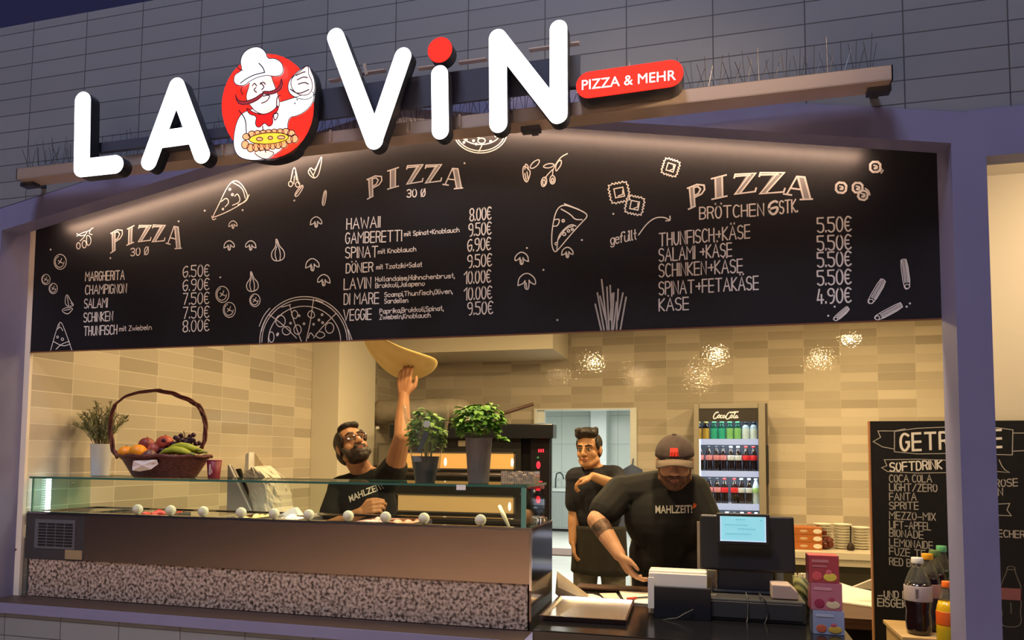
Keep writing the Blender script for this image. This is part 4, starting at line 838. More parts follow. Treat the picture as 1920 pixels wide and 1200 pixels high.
# ------------------------------------------------------------------ pizza oven and its surroundings
OY = 3.30
ov = thing('pizza_oven', 'black two-deck pizza oven with glowing windows against the tiled back wall', 'oven', (1.1, OY, 0))
MB().box((.42, OY+.02, .12), (1.763, OY+.07, 1.66)).box((.44, OY+.07, .12), (1.47, 4.35, 1.66)).build('oven_body', M_BLACKG, ov, bevel=.006)
MB().box((.40, OY-.10, 1.655), (1.80, OY+.06, 1.772)).box((.44, OY+.06, 1.66), (1.47, 4.3, 1.77)).build('hood', mat('oven_hood', (.03, .032, .04), .22, .6), ov, bevel=.008)
for fx in (.5, 1.7): MB().box((fx-.03, OY+.1, 0), (fx+.03, OY+.16, .12)).build('foot', M_BLACK, ov)
M_AMB = mat('lit_oven_glass', (.4, .2, .05), .25, emit=(1.0, .50, .12), es=.55)
M_AMB2 = mat('dim_lit_oven_glass', (.4, .25, .1), .25, emit=(.85, .52, .19), es=.33)
M_BULB = mat('oven_bulb', (1, .9, .6), .3, emit=(1.0, .80, .42), es=5)
for z0, z1, m_, bulbs in ((1.408, 1.532, M_AMB, (835, 961)), (1.05, 1.178, M_AMB2, (956,))):
    d = MB().box((.40, OY-.02, z0-.09), (1.52, OY+.03, z1+.14)).build('deck_door', M_BLACK, ov, bevel=.004)
    MB().box((.455, OY-.024, z0), (1.463, OY-.019, z1)).build('window', m_, d)
    MB().box((.44, OY-.03, z1), (1.475, OY-.015, z1+.012)).box((.44, OY-.03, z0-.012), (1.475, OY-.015, z0)).box((1.463, OY-.03, z0-.012), (1.478, OY-.015, z1+.012)).build('window_frame', mat('oven_trim', (.16, .14, .13), .35, .7), d)
    MB().tube([(.50, OY-.06, z0-.05), (1.45, OY-.06, z0-.05)], .016, 10).tube([(.55, OY-.06, z0-.05), (.55, OY-.015, z0-.05)], .01, 8).tube([(1.4, OY-.06, z0-.05), (1.4, OY-.015, z0-.05)], .01, 8).build('handle', mat('oven_handle', (.14, .12, .125), .35, .8), d, smooth=True)
    bb = MB()
    for px in bulbs: q = at(px, 866, Y=OY-.026); bb.ell((min(q.x, 1.45), OY-.026, (z0+z1)/2-.01), (.011, .004, .034))
    bb.build('bulb', M_BULB, d, smooth=True)
a, b = at(859, 826, Y=OY-.03), at(872, 837, Y=OY-.03); MB().box((a.x, OY-.026, b.z), (b.x, OY-.019, a.z)).build('label_plate', mat('tan_plate', (.5, .43, .33), .5), ov)
cp_ = MB().box((1.60, OY-.012, .95), (1.757, OY+.03, 1.652)).build('control_panel', mat('control_black', (.010, .008, .011), .3), ov)
M_RED = mat('red_led', (.8, .02, .03), .4, emit=(1.0, .02, .05), es=1.6)
def seg(mb, px, py, w, h, Y):
    c = at(px, py, Y=Y); k = .0043
    mb.box((c.x-w*k/2, Y-.002, c.z-h*k/2), (c.x+w*k/2, Y, c.z+h*k/2))
rd = MB()
for px in (1010.5, 1014.5, 1018.5): seg(rd, px, 845, 2.6, 6, OY-.013)
seg(rd, 1009.5, 918, 8, 4, OY-.013); seg(rd, 1013.5, 903, 7, 2, OY-.013)
rd.build('red_digits', M_RED, cp_)
for py in (872, 937):
    q = at(1009.5, py, Y=OY-.013); kb = MB().ell((q.x, OY-.014, q.z), (.017, .003, .030)).build('glowing_knob', M_RED, cp_, smooth=True)
    MB().box((q.x-.012, OY-.019, q.z-.002), (q.x+.012, OY-.015, q.z+.002)).build('knob_bar', M_BLACK, cp_)
q = at(1008.5, 858, Y=OY-.013); MB().ell((q.x, OY-.013, q.z), (.010, .003, .009)).build('green_lamp', mat('green_lamp', (.03, .13, .06), .3, emit=(.04, .2, .08), es=.5), cp_)
t = thing('steel_cabinet', 'narrow grey steel cabinet between the cream column and the oven', 'cabinet', (.28, 3.5, 0))
MB().box((.17, 3.46, 0), (.385, 4.2, 1.62)).build('cabinet_body', mat('grey_steel_paint', (.22, .20, .18), .4, .3), t, bevel=.004)
MB().box((.19, 3.45, 1.42), (.30, 3.462, 1.60)).build('cover_plate', mat('cover_plate', (.34, .31, .27), .5), t)
MB().box((.315, 3.448, 1.36), (.38, 3.462, 1.66)).build('dark_panel', M_BLACK, t)
q = at(707, 802, Y=3.44); MB().box((q.x-.012, 3.44, q.z-.012), (q.x+.016, 3.452, q.z+.012)).build('switch', M_WHITE, t)
t = thing('exhaust_duct', 'shiny ribbed exhaust duct running above the oven and bending down', 'duct', (.8, 3.95, 1.77))
P = [V((-.05, 3.95, 1.925)), V((.35, 3.95, 1.935)), V((.68, 3.95, 1.945)), V((.77, 3.95, 1.935)), V((.83, 3.95, 1.895)), V((.855, 3.95, 1.84)), V((.86, 3.95, 1.792))]
Q = []
for i in range(len(P)-1):
    for k in range(8): Q.append(P[i].lerp(P[i+1], k/8))
Q.append(P[-1])
MB().tube(Q, [.110+.004*(i % 2) for i in range(len(Q))], 24).build('duct_tube', noise_mat('foil_metal', ((.3, (.55, .50, .42)), (.7, (.68, .61, .50))), 9, .40, metal=.4), t, smooth=True)
t = thing('pizza_peel', 'dark long handled pizza peel lying on the oven hood', 'peel', (1.1, 3.6, 1.775))
MB().tube([at(870, 802, Y=3.2), at(937, 777.5, Y=3.2), at(1000, 757.5, Y=3.2)], .014, 8).build('handle', mat('peel_handle', (.055, .025, .02), .5), t, smooth=True)
q = at(870, 802, Y=3.2); MB().tube([q, V((.98, 3.25, 1.785))], .014, 8).build('ferrule', M_BLACK, t); MB().lathe([(.15, 0), (.16, .003), (.15, .006)], (.86, 3.32, 1.774), 28).build('blade', M_CHROME, t)

# ------------------------------------------------------------------ drinks fridge
FX0, FX1, FY, FT = 2.868, 3.452, 4.0, 1.976
M_FR = mat('champagne_grey', (.30, .27, .225), .4, .2)
M_FIN = mat('fridge_liner', (.10, .10, .12), .5)
fg = thing('drinks_fridge', 'tall glass-door drinks fridge with lit shelves against the back wall', 'fridge', (3.16, FY, 0))
cb = MB(); cb.box((FX0, FY+.05, 0), (FX0+.03, 4.49, FT)).box((FX1-.03, FY+.05, 0), (FX1+.022, 4.49, FT)).box((FX0+.03, 4.44, 0), (FX1-.03, 4.49, FT)).box((FX0+.03, FY+.05, FT-.05), (FX1-.03, 4.44, FT)).box((FX0+.03, FY+.05, 0), (FX1-.03, 4.44, .15))
cb.build('cabinet', mat('fridge_side', (.075, .065, .055), .5), fg)
MB().box((FX0+.03, 4.42, .15), (FX1-.03, 4.44, FT-.05)).build('liner', M_FIN, fg)
dr = MB().box((FX0, FY, .08), (FX0+.046, FY+.048, FT)).box((FX1-.056, FY, .08), (FX1, FY+.048, FT)).box((FX0+.046, FY, FT-.045), (FX1-.056, FY+.048, FT)).box((FX0+.046, FY, .08), (FX1-.056, FY+.048, .2)).build('door', M_FR, fg, bevel=.006)
MB().box((FX0+.046, FY+.015, .2), (FX1-.056, FY+.020, FT-.045)).build('glass_pane', M_GLASS, dr)
MB().box((FX1+.001, FY+.005, 1.30), (FX1+.022, FY+.04, 1.62)).build('handle', M_BLACK, dr)
zb = at(1360, 789, Y=FY).z
hp_ = MB().box((FX0+.046, FY+.012, zb-.005), (FX1-.056, FY+.015, FT-.045)).build('header_panel', mat('header_black', (.028, .024, .022), .4), dr)
# white script on the header
cc = MB(); k_ = lambda x, y: ((1280+x/4.8), (740+y/4.8))
script = [[(300, 165), (322, 155), (318, 168), (322, 155), (300, 158), (283, 180), (275, 205), (283, 218), (300, 212), (312, 200)], [(330, 180), (316, 190), (314, 206), (324, 210), (334, 196), (334, 184), (328, 180)], [(356, 186), (344, 186), (338, 200), (344, 212), (358, 204)], [(378, 186), (366, 188), (362, 204), (370, 210), (382, 196), (384, 186), (380, 206), (388, 208)],
    [(440, 160), (468, 152), (500, 156)], [(432, 165), (440, 155), (418, 158), (400, 178), (388, 204), (394, 220), (412, 218), (428, 200)], [(442, 182), (430, 192), (428, 206), (438, 212), (448, 198), (446, 184), (442, 182)], [(476, 160), (462, 184), (456, 206), (464, 212), (472, 204)], [(490, 188), (478, 190), (474, 206), (482, 212), (492, 198), (496, 186), (490, 206), (500, 208)], [(430, 160), (460, 164), (500, 152)]]
for s in script:
    P = [at(*k_(*p), Y=FY+.0115) for p in s]; ribbon(cc, chaikin([(p.x, p.z) for p in P], 2), .0042, lambda u, v: V((u, FY+.0115, v)))
cc.build('script_lettering', mat('script_white', (.75, .72, .70), .5, emit=(.8, .78, .75), es=.25), dr, fix=False)
rows = []
for py0, py1 in ((823, 834), (883, 894), (944, 956), (1008, 1020), (1072, 1084)):
    z1, z0 = at(1362, py0, Y=FY+.06).z, at(1362, py1, Y=FY+.06).z; rows.append(z1)
    s = MB().box((FX0+.032, FY+.075, z1-.012), (FX1-.032, 4.42, z1-.004)).build('shelf', mat('shelf_white', (.7, .7, .74), .4), fg)
    MB().box((FX0+.034, FY+.06, z0), (FX1-.034, FY+.072, z1)).build('price_rail', mat('rail_painted_glow', (.35, .37, .52), .4, emit=(.52, .58, 1.0), es=.62), s)  # rail emission stands in for fridge light reflected off it
MB().box((FX0+.046, FY+.055, .2), (FX0+.057, FY+.066, rows[0]-.004)).build('led_tube', mat('fridge_led', (.9, .9, .95), .3, emit=(.80, .87, 1.0), es=3.0), fg)
for z in rows[:4]:
    area('fridge_lamp', (3.16, FY+.085, z-.022), (3.16, 4.25, z-.2), .48, 1.6, (.8, .88, 1.0), .03)
area('fridge_lamp', (3.16, FY+.075, 1.915), (3.16, 4.25, 1.72), .48, 1.4, (.8, .88, 1.0), .03)
M_COLA = mat('cola_bottle', (.012, .005, .006), .08, coat=.5); M_CLEAR = mat('clear_bottle', (.55, .66, .74), .1, coat=.5)
LBL = {'pink': (.62, .22, .24), 'white': (.62, .62, .66), 'red': (.70, .03, .04), 'green': (.40, .62, .25), 'teal': (.03, .40, .24), 'lime': (.24, .52, .16), 'amber': (.55, .33, .05), 'silver': (.66, .74, .78)}
def bottle_proto(key, body, lab, cap, h, r, can=False):
    t = thing('drink_bottle', None, None, (0, 0, 0))
    s = h/.225
    if can: pf = [(r*.8, 0), (r, .006), (r, h*.66), (r*.93, h*.74), (r*.62, h*.82), (r*.55, h*.86), (r*.55, h*.9), (.001, h*.9)]
    else: pf = [(r*.8, 0), (r*.95, .006), (r*.97, .04*s), (r*.86, .075*s), (r, .105*s), (r, .138*s), (r*.9, .155*s), (r*.55, .190*s), (r*.40, .203*s), (r*.40, .211*s), (.001, .211*s)]
    MB().lathe(pf, (0, 0, 0), 14).build('bottle_body', body, t, smooth=True)
    lz = (h*.04, h*.62) if can else (.098*s, .142*s)
    MB().lathe([(r*1.02, lz[0]), (r*1.03, lz[0]+.002), (r*1.03, lz[1]-.002), (r*1.02, lz[1])], (0, 0, 0), 14).build('label_band', mat('label_'+lab, LBL[lab], .4), t, smooth=True)
    cm = mat('cap_'+cap, {'gold': (.6, .45, .14), 'green': (.15, .55, .30), 'black': (.02, .02, .03), 'dark': (.03, .03, .04), 'pale': (.6, .6, .62), 'red': (.5, .03, .03)}[cap], .4)
    MB().lathe([(r*.46, h*.93), (r*.5, h*.935), (r*.5, h), (.001, h)] if not can else [(r*.62, h*.88), (r*.66, h*.885), (r*.66, h), (.001, h)], (0, 0, 0), 14).build('cap', cm, t, smooth=True)
    return t
protos = {}
def put_bottle(key, px, z, label, group, Y=4.13):
    spec = {'amber': (M_COLA, 'amber', 'gold', .158, .029, True), 'teal': (mat('green_bottle', (.01, .10, .06), .1), 'teal', 'green', .158, .029, True), 'lime': (mat('green_bottle'), 'lime', 'green', .158, .029, True), 'silver': (M_CLEAR, 'silver', 'black', .15, .030, True),
            'pink': (M_COLA, 'pink', 'dark', .218, .030), 'white': (M_COLA, 'white', 'pale', .218, .030), 'red': (M_COLA, 'red', 'red', .218, .030), 'green': (M_CLEAR, 'green', 'pale', .218, .030)}[key]
    first = key not in protos
    if first: protos[key] = bottle_proto(key, *spec)
    o = protos[key] if first else copy_tree(protos[key])
    o.location = (at(px, 850, Y=Y-.03).x, Y, z-.004)
    tag(o, label, 'bottle', group)
nm = {'amber': 'dark iced tea bottle with a yellow and red label', 'teal': 'green lemonade bottle with a teal label', 'lime': 'green lemonade bottle with a lime label', 'silver': 'clear water bottle with a silvery label', 'pink': 'cola bottle with a pink label', 'white': 'cola bottle with a white label', 'red': 'cola bottle with a red label', 'green': 'clear lemonade bottle with a green label'}
shelves = [(('amber', 1309.5), ('amber', 1324), ('teal', 1339.5), ('teal', 1354), ('lime', 1369), ('lime', 1383.5), ('silver', 1399), ('silver', 1414)),
           (('pink', 1313), ('pink', 1329), ('pink', 1343.5), ('pink', 1356), ('white', 1370.5), ('white', 1384), ('red', 1399), ('red', 1413.5)),
           (('pink', 1313), ('pink', 1330), ('pink', 1344.5), ('red', 1358), ('red', 1376.5), ('white', 1389.5), ('white', 1404), ('green', 1417)),
           (('white', 1330), ('pink', 1345), ('white', 1362), ('pink', 1376), ('white', 1390), ('red', 1404), ('green', 1417))]
for r_, sh_ in enumerate(shelves):
    for i, (k, px) in enumerate(sh_):
        put_bottle(k, px, rows[r_], f'{nm[k]}, {ordn[i]} along the {("top", "second", "third", "fourth")[r_]} fridge shelf', f'bottles on the {("top", "second", "third", "fourth")[r_]} fridge shelf')

# ------------------------------------------------------------------ back counter with plates and boxes
bcn = thing('back_counter', 'pale stone topped counter along the back wall beside the fridge', 'counter', (4.1, 3.8, 0))
ct_ = MB().box((3.49, 3.20, .793), (4.9, 4.49, .845)).build('stone_top', mat('pale_stone', (.62, .56, .45), .25), bcn, bevel=.004)
MB().box((3.49, 3.215, .745), (4.9, 4.49, .790)).build('lower_slab', mat('pale_stone_edge', (.55, .49, .38), .4), bcn)
MB().box((3.51, 3.30, 0), (4.9, 4.49, .744)).build('cupboard_body', mat('olive_brown', (.05, .04, .022), .5), bcn)
M_PL = mat('white_porcelain', (.80, .76, .66), .25)
plate = None
for s_, (px, n, nm_) in enumerate(((1543, 9, 'nearest the orange boxes'), (1580, 9, 'in the middle'), (1615, 8, 'nearest the drinks board'))):
    xc = at(px, 1000, Y=3.44).x
    for k in range(n):
        if plate is None:
            plate = MB().lathe([(.040, 0), (.042, .003), (.058, .010), (.0685, .0175), (.069, .019), (.066, .019), (.055, .0125), (.04, .006), (.001, .006)], (0, 0, 0), 26).build('plate', M_PL, None, smooth=True); o = plate
        else: o = plate.copy(); COL.objects.link(o)
        o.location = (xc+random.uniform(-.001, .001), 3.44+.02*s_, .845+k*.0205)
        tag(o, f'small white plate, {ordn[k]} from the bottom of the stack {nm_}', 'plate', 'stacks of white plates on the back counter')
M_OB = mat('orange_brown_card', (.40, .12, .025), .5)
for k, w_ in enumerate(('bottom', 'middle', 'top')):
    x0, x1 = at(1478, 1020, Y=3.30).x, at(1542, 1020, Y=3.30).x; z0 = .846+k*.054
    t = thing('carton', f'flat orange brown carton, {w_} one of three stacked on the back counter', 'carton', ((x0+x1)/2, 3.38, z0), 'stacked cartons on the back counter')
    MB().box((x0, 3.30, z0), (x1, 3.50, z0+.052)).build('carton_body', M_OB, t, bevel=.002)
    q = at(1533, 1015, Y=3.30).x; MB().ell((q, 3.2995, z0+.026), (.030, .0008, .017)).build('round_print', mat('carton_white', (.75, .68, .58), .5), t)
    q = at(1507, 1015, Y=3.30).x; MB().ell((q, 3.2995, z0+.026), (.028, .0008, .010)).build('faint_print', mat('carton_pale', (.55, .36, .22), .5), t)
q = at(1552, 1012, Y=3.33)
t = thing('crumpled_wrap', 'dark red crumpled wrapping beside the orange brown cartons', 'wrapping', (q.x, 3.36, .846))
mb = MB()
for k in range(9): mb.ell((q.x+random.uniform(-.03, .03), 3.37+random.uniform(-.03, .03), .87+random.uniform(0, .10)), (.028, .02, .022), Matrix.Rotation(random.uniform(0, 3), 3, 'Y'), 6, 4)
mb.build('wrap', mat('wrap_red', (.13, .03, .02), .35), t)
q = at(1595, 1020, Y=3.36)
t = thing('dish_brush', 'dark brush standing between the two plate stacks', 'brush', (q.x, 3.36, .845))
MB().lathe([(.022, 0), (.028, .02), (.018, .045), (.008, .06)], (q.x, 3.36, .845), 14).build('bristles', mat('bristle_dark', (.03, .015, .01), .7), t, smooth=True)
MB().tube([(q.x, 3.36, .90), (q.x+.004, 3.37, 1.02)], .006, 8).build('handle', M_BLACK, t)

# lower side counter with papers, right of the till
sc_ = thing('side_counter', 'dark red brown low side counter behind the tea boxes', 'counter', (3.75, 1.6, 0))
MB().box((3.28, 1.30, .70), (4.05, 1.95, .75)).build('counter_top', M_WOOD, sc_)
MB().box((3.31, 1.36, 0), (4.02, 1.93, .70)).build('counter_body', mat('dark_body', (.022, .012, .008), .5), sc_)
MB().box((3.31, 1.33, .58), (4.02, 1.36, .615)).build('pale_shelf_edge', mat('pale_stone_edge'), sc_)
t = thing('paper_sheets', 'loose white paper sheets on the low side counter', 'papers', (3.6, 1.6, .751))
P = [at(*q, Z=.752) for q in ((1560, 1090), (1600, 1103), (1640, 1112), (1640, 1140), (1570, 1130))]
MB().add(P+[p+V((0, 0, .008)) for p in P], [(0, 1, 2, 3, 4), (5, 6, 7, 8, 9)]+[(i, (i+1) % 5, 5+(i+1) % 5, 5+i) for i in range(5)]).build('sheet', M_PAPER, t)
P = [at(*q, Y=1.75) for q in ((1600, 1101), (1640, 1085), (1640, 1106))]; MB().add(P+[p+V((0, .03, 0)) for p in P], [(0, 1, 2), (3, 5, 4), (0, 3, 4, 1), (1, 4, 5, 2), (2, 5, 3, 0)]).build('raised_sheet', mat('grey_paper', (.45, .42, .38), .7), t)

# ------------------------------------------------------------------ order counter and the till
CT = .90
oc = thing('order_counter', 'black glossy order counter beside the steel display counter', 'counter', (2.9, .35, 0))
MB().box((2.372, -.03, .8495), (3.435, .92, CT)).build('counter_top', M_BLACKG, oc, bevel=.004)
MB().box((2.40, .16, 0), (3.42, .88, .849)).build('counter_body', M_BLACK, oc)
def tri_box(name, label, cat, x0, x1, y0, y1, z0, z1, m, bev=.004, part='body'):
    t = thing(name, label, cat, ((x0+x1)/2, (y0+y1)/2, z0)); MB().box((x0, y0, z0), (x1, y1, z1)).build(part, m, t, bevel=bev); return t
# steel tray
t = thing('serving_tray', 'shallow steel tray with a dark rim on the black counter', 'tray', (2.52, .34, CT))
tp = [V((2.361, .125, CT)), V((2.683, .134, CT)), V((2.675, .543, CT)), V((2.358, .55, CT))]; tc_ = sum(tp, V())/4
def ring(f, z): return [tc_+(p-tc_)*f+V((0, 0, z)) for p in tp]
A, B, C_, D = ring(.98, .001), ring(1.0, .018), ring(.95, .018), ring(.91, .006)
MB().add(A+B+C_, [(i, (i+1) % 4, 4+(i+1) % 4, 4+i) for i in range(4)]+[(4+i, 4+(i+1) % 4, 8+(i+1) % 4, 8+i) for i in range(4)]+[(3, 2, 1, 0)]).build('rim', mat('tray_rim', (.06, .035, .03), .3, .4), t)
MB().add(C_+D, [(i, (i+1) % 4, 4+(i+1) % 4, 4+i) for i in range(4)]+[(4, 5, 6, 7)]).build('tray_surface', mat('tray_steel', (.60, .53, .43), .24, .9), t, fix=False)
# paper bag
t = thing('paper_bag', 'crumpled beige paper bag at the counter corner beside the tray', 'paper bag', (2.40, .62, CT))
P = [V((2.385, .57, CT)), V((2.47, .56, CT)), V((2.475, .66, CT)), V((2.385, .67, CT)), at(1006, 1098, Y=.58), at(1043, 1071, Y=.61), at(1067, 1108, Y=.60), at(1063, 1133, Y=.565), at(1012, 1112, Y=.56)]
bm_ = bmesh.new()
for p in P + [at(1045, 1102, Y=.555), at(1030, 1092, Y=.66)]: bm_.verts.new((max(p.x, 2.336), max(p.y, .57), p.z))
bmesh.ops.convex_hull(bm_, input=bm_.verts); me = MB(); bm_.verts.index_update(); me.add([v.co for v in bm_.verts], [tuple(v.index for v in f.verts) for f in bm_.faces]); bm_.free()
me.build('bag', noise_mat('beige_paper', ((.3, (.26, .20, .13)), (.7, (.40, .32, .21))), 9, .6), t)
def sheet(name, label, cat, pts, m, z=CT+.002, th=.003, part='sheet'):
    P = [at(*q, Z=z) for q in pts]; n = len(P); t = thing(name, label, cat, P[0])
    MB().add(P+[p+V((0, 0, th)) for p in P], [tuple(range(n)), tuple(range(n, 2*n))]+[(i, (i+1) % n, n+(i+1) % n, n+i) for i in range(n)]).build(part, m, t); return t
t = tri_box('serving_board', 'dark red brown wooden board at the back edge of the black counter', 'board', 2.385, 2.80, .80, .90, CT, CT+.016, M_WOOD, .006)
sheet('note', 'cream note on the black counter in front of the paper bag', 'paper', [(1004, 1111), (1028, 1110), (1034, 1119), (1003, 1120)], M_PAPER)
sheet('round_card', 'pale rounded card on the black counter behind the tray', 'card', [(1066, 1124), (1080, 1118), (1096, 1114.5), (1112, 1115), (1124, 1119), (1134, 1126), (1100, 1124.5)], M_PAPER)
sheet('paper', 'pale sheet beside the rounded card on the black counter', 'paper', [(1124, 1113.5), (1155, 1113), (1166, 1128), (1138, 1127)], mat('pinkish_paper', (.72, .58, .48), .8))
sheet('paper', 'cream order pad under the red pen beside the napkins', 'paper', [(1160, 1107), (1222, 1109), (1224, 1134), (1172, 1130)], M_PAPER, th=.004)
t = thing('pen', 'red and grey pen lying on the cream order pad', 'pen', at(1184, 1122, Z=CT+.012))
MB().tube([at(1176, 1122.5, Z=CT+.012), at(1193, 1121, Z=CT+.012)], .0052, 8).build('barrel', mat('pen_red', (.55, .05, .02), .4), t, smooth=True)
MB().tube([at(1193, 1121, Z=CT+.012), at(1216, 1119.5, Z=CT+.012)], .0036, 8).build('grip', M_DGREY, t, smooth=True)
# napkin dispenser
x0, x1 = at(1216, 1110, Y=.32).x, at(1330, 1110, Y=.32).x
t = thing('napkin_dispenser', 'black napkin dispenser filled with a thick stack of white napkins', 'napkin dispenser', ((x0+x1)/2, .36, CT))
MB().box((x0+.02, .30, CT), (x1+.005, .315, 1.018)).box((x1-.005, .315, CT), (x1+.005, .46, 1.0)).box((x0+.02, .315, CT), (x1, .46, CT+.01)).build('holder', M_BLACK, t, bevel=.003)
np_ = MB()
for k in range(12): f_ = k*.0115; np_.box((x0+random.uniform(0, .003), .318+f_, CT+.012), (x1-.01+random.uniform(-.003, .003), .318+f_+.0105, 1.066+.008*math.sin(k*1.7)))
np_.build('napkins', mat('napkin_white', (.78, .70, .56), .8), t, bevel=.003)
MB().box((x0-.001, .300, .935), (x0+.022, .306, 1.05)).build('loose_napkin', mat('napkin_white'), t)
# acrylic card holder
x0, x1 = at(1309, 1090, Y=.5).x, at(1344, 1090, Y=.5).x
t = thing('card_holder', 'clear holder with white and yellow slips beside the napkins', 'card holder', ((x0+x1)/2, .5, CT))
MB().box((x0, .49, CT), (x1, .495, 1.03)).box((x0, .55, CT), (x1, .555, 1.03)).box((x0, .495, CT), (x0+.004, .55, 1.03)).build('holder', pane_mat('acrylic', (.85, .8, .75), .1, .2, (.5, .42, .36)), t)
MB().box((x0+.008, .51, CT), (x1-.004, .52, 1.058)).build('white_slip', mat('slip_white', (.62, .66, .75), .7), t); MB().box((x0+.01, .502, CT), (x1-.02, .508, 1.022)).build('yellow_slip', mat('slip_yellow', (.65, .62, .2), .7), t)
# cash drawer, screen
x0, x1 = at(1300, 1140, Y=.33).x, at(1512, 1140, Y=.33).x
t = thing('cash_drawer', 'dark grey cash drawer under the till screen', 'cash drawer', ((x0+x1)/2, .48, CT))
MB().box((x0, .33, CT), (x1, .70, .982)).build('drawer_body', mat('drawer_grey', (.030, .029, .027), .55), t, bevel=.006)
MB().box((x0+.012, .326, CT+.012), (x1-.012, .331, .972)).build('drawer_front', mat('drawer_front', (.036, .035, .032), .5), t, bevel=.003)
for px, nm_, y1 in ((1400, 'cable', 1118), (1425, 'cable', 1117)):
    q0, q1 = at(px, y1, Y=.33), at(px+(0 if px < 1410 else 8), 1172, Y=.322)
    c_ = MB().tube([q0+V((0, .06, .004)), q0+V((0, .0, .004)), q0+V((.004 if px < 1410 else .02, -.006, -.02)), q0.lerp(q1, .55)+V((.004 if px < 1410 else .02, -.008, 0)), q1+V((0, -.004, 0)), V((q1.x, .31, CT+.004))], .0028, 6).build('cable', M_DGREY if px < 1410 else M_BLACK, None, smooth=True)
    tag(c_, 'grey cable hanging over the cash drawer front' if px < 1410 else 'black cable looping over the cash drawer front', 'cable')
c_ = MB().tube([at(1238, 1158, Y=.28)+V((0, 0, -.01)), at(1252, 1161, Y=.27), at(1270, 1159, Y=.27), at(1285, 1150, Y=.28), at(1300, 1143, Y=.29)], .0022, 6).build('cable', M_DGREY, None, smooth=True)
tag(c_, 'thin grey cable below the napkin dispenser', 'cable')
t = thing('till_screen', 'black till seen from behind with a lit blue customer display', 'till', (3.1, .47, .982))
x0, x1 = at(1312, 1000, Y=.47).x, at(1490, 1000, Y=.47).x
R = Matrix.Rotation(-.18, 3, 'X')
MB().obox(((x0+x1)/2, .485, 1.172), (x1-x0, .035, .215), R).build('screen_housing', M_BLACK, t, bevel=.008)
a, b = at(1345, 1075, Y=.45), at(1450, 1075, Y=.45); MB().box((a.x, .455, .982), (b.x, .56, 1.09)).box((a.x-.02, .44, .982), (b.x+.02, .60, .995)).build('stand', mat('stand_black', (.010, .012, .018), .35), t, bevel=.006)
a, b = at(1343, 962, Y=.43), at(1444, 1024, Y=.43)
cdsp = MB().box((a.x, .43, b.z), (b.x, .45, a.z)).build('customer_display', M_BLACK, t, bevel=.004)
a, b = at(1350, 967.5, Y=.429), at(1436.5, 1017, Y=.429)
MB().box((a.x, .427, b.z), (b.x, .4305, a.z)).build('lit_screen', mat('blue_screen', (.2, .5, .6), .3, emit=(.27, .66, .76), es=.72), cdsp)
MB().box((a.x, .4265, b.z), (a.x+.004, .43, a.z)).box((b.x-.004, .4265, b.z), (b.x, .43, a.z)).box((a.x, .4265, b.z), (b.x, .43, b.z+.004)).build('screen_border', mat('screen_border', (.5, .6, .7), .3, emit=(.45, .62, .8), es=.8), cdsp)
tx = MB()
for px, py, w in ((1388, 974, 16), (1427, 976, 4), (1380, 984, 40), (1400, 992, 30), (1384, 1001, 44)):
    q = at(px, py, Y=.4262); tx.box((q.x-w*.0011, .4262, q.z-.0012), (q.x+w*.0011, .427, q.z+.0012))
tx.build('screen_text', mat('screen_ink', (.05, .25, .28), .5, emit=(.16, .50, .57), es=.72), cdsp)
MB().box((at(1313, 1020, Y=.5).x-.012, .50, .982), (at(1318, 1020, Y=.5).x-.006, .51, 1.25)).build('side_strip', mat('tan_strip', (.30, .25, .18), .5), t)
x0, x1 = at(1447, 1110, Y=.36).x, at(1494, 1110, Y=.36).x
t = thing('tissue_pack', 'beige pack lying on the cash drawer beside the till stand', 'pack', ((x0+x1)/2, .40, .982))
MB().prism([(x0, .984), (x1+.006, .984), (x1+.004, 1.012), (x1-.022, 1.036), (x0, 1.037)], XZ, .36, .46).build('pack_body', mat('beige_pack', (.42, .32, .25), .6), t, bevel=.004)
q = at(1506, 1090, Y=.62)
t = thing('straw_cup', 'green striped paper cup holding pale straws behind the tea boxes', 'cup', (q.x, .62, CT))
def spiral(name, c1, c2):
    m = mat(name, rough=.5); n, l, b = nodes(m); g = n.new('ShaderNodeNewGeometry'); w = n.new('ShaderNodeTexWave'); w.inputs['Scale'].default_value = 22; w.bands_direction = 'DIAGONAL'; w.inputs['Distortion'].default_value = 1.
    cr = n.new('ShaderNodeValToRGB'); cr.color_ramp.elements[0].color = (*c1, 1); cr.color_ramp.elements[1].color = (*c2, 1); l.new(g.outputs['Position'], w.inputs[0]); l.new(w.outputs[0], cr.inputs[0]); l.new(cr.outputs[0], b.inputs['Base Color']); return m
MB().lathe([(.030, 0), (.040, .135), (.038, .135), (.028, .003)], (q.x, .62, CT), 22).build('cup_body', spiral('green_stripes', (.03, .035, .008), (.24, .25, .10)), t, smooth=True)
sw = MB()
for k in range(22): a = random.uniform(0, 6.28); rr = random.uniform(0, .033); sw.tube([(q.x+rr*.6*math.cos(a), .62+rr*.6*math.sin(a), CT+.02), (q.x+rr*math.cos(a), .62+rr*math.sin(a), CT+.138+random.uniform(0, .012))], .0045, 7)
sw.build('straws', mat('straw_cream', (.75, .70, .58), .6), t)
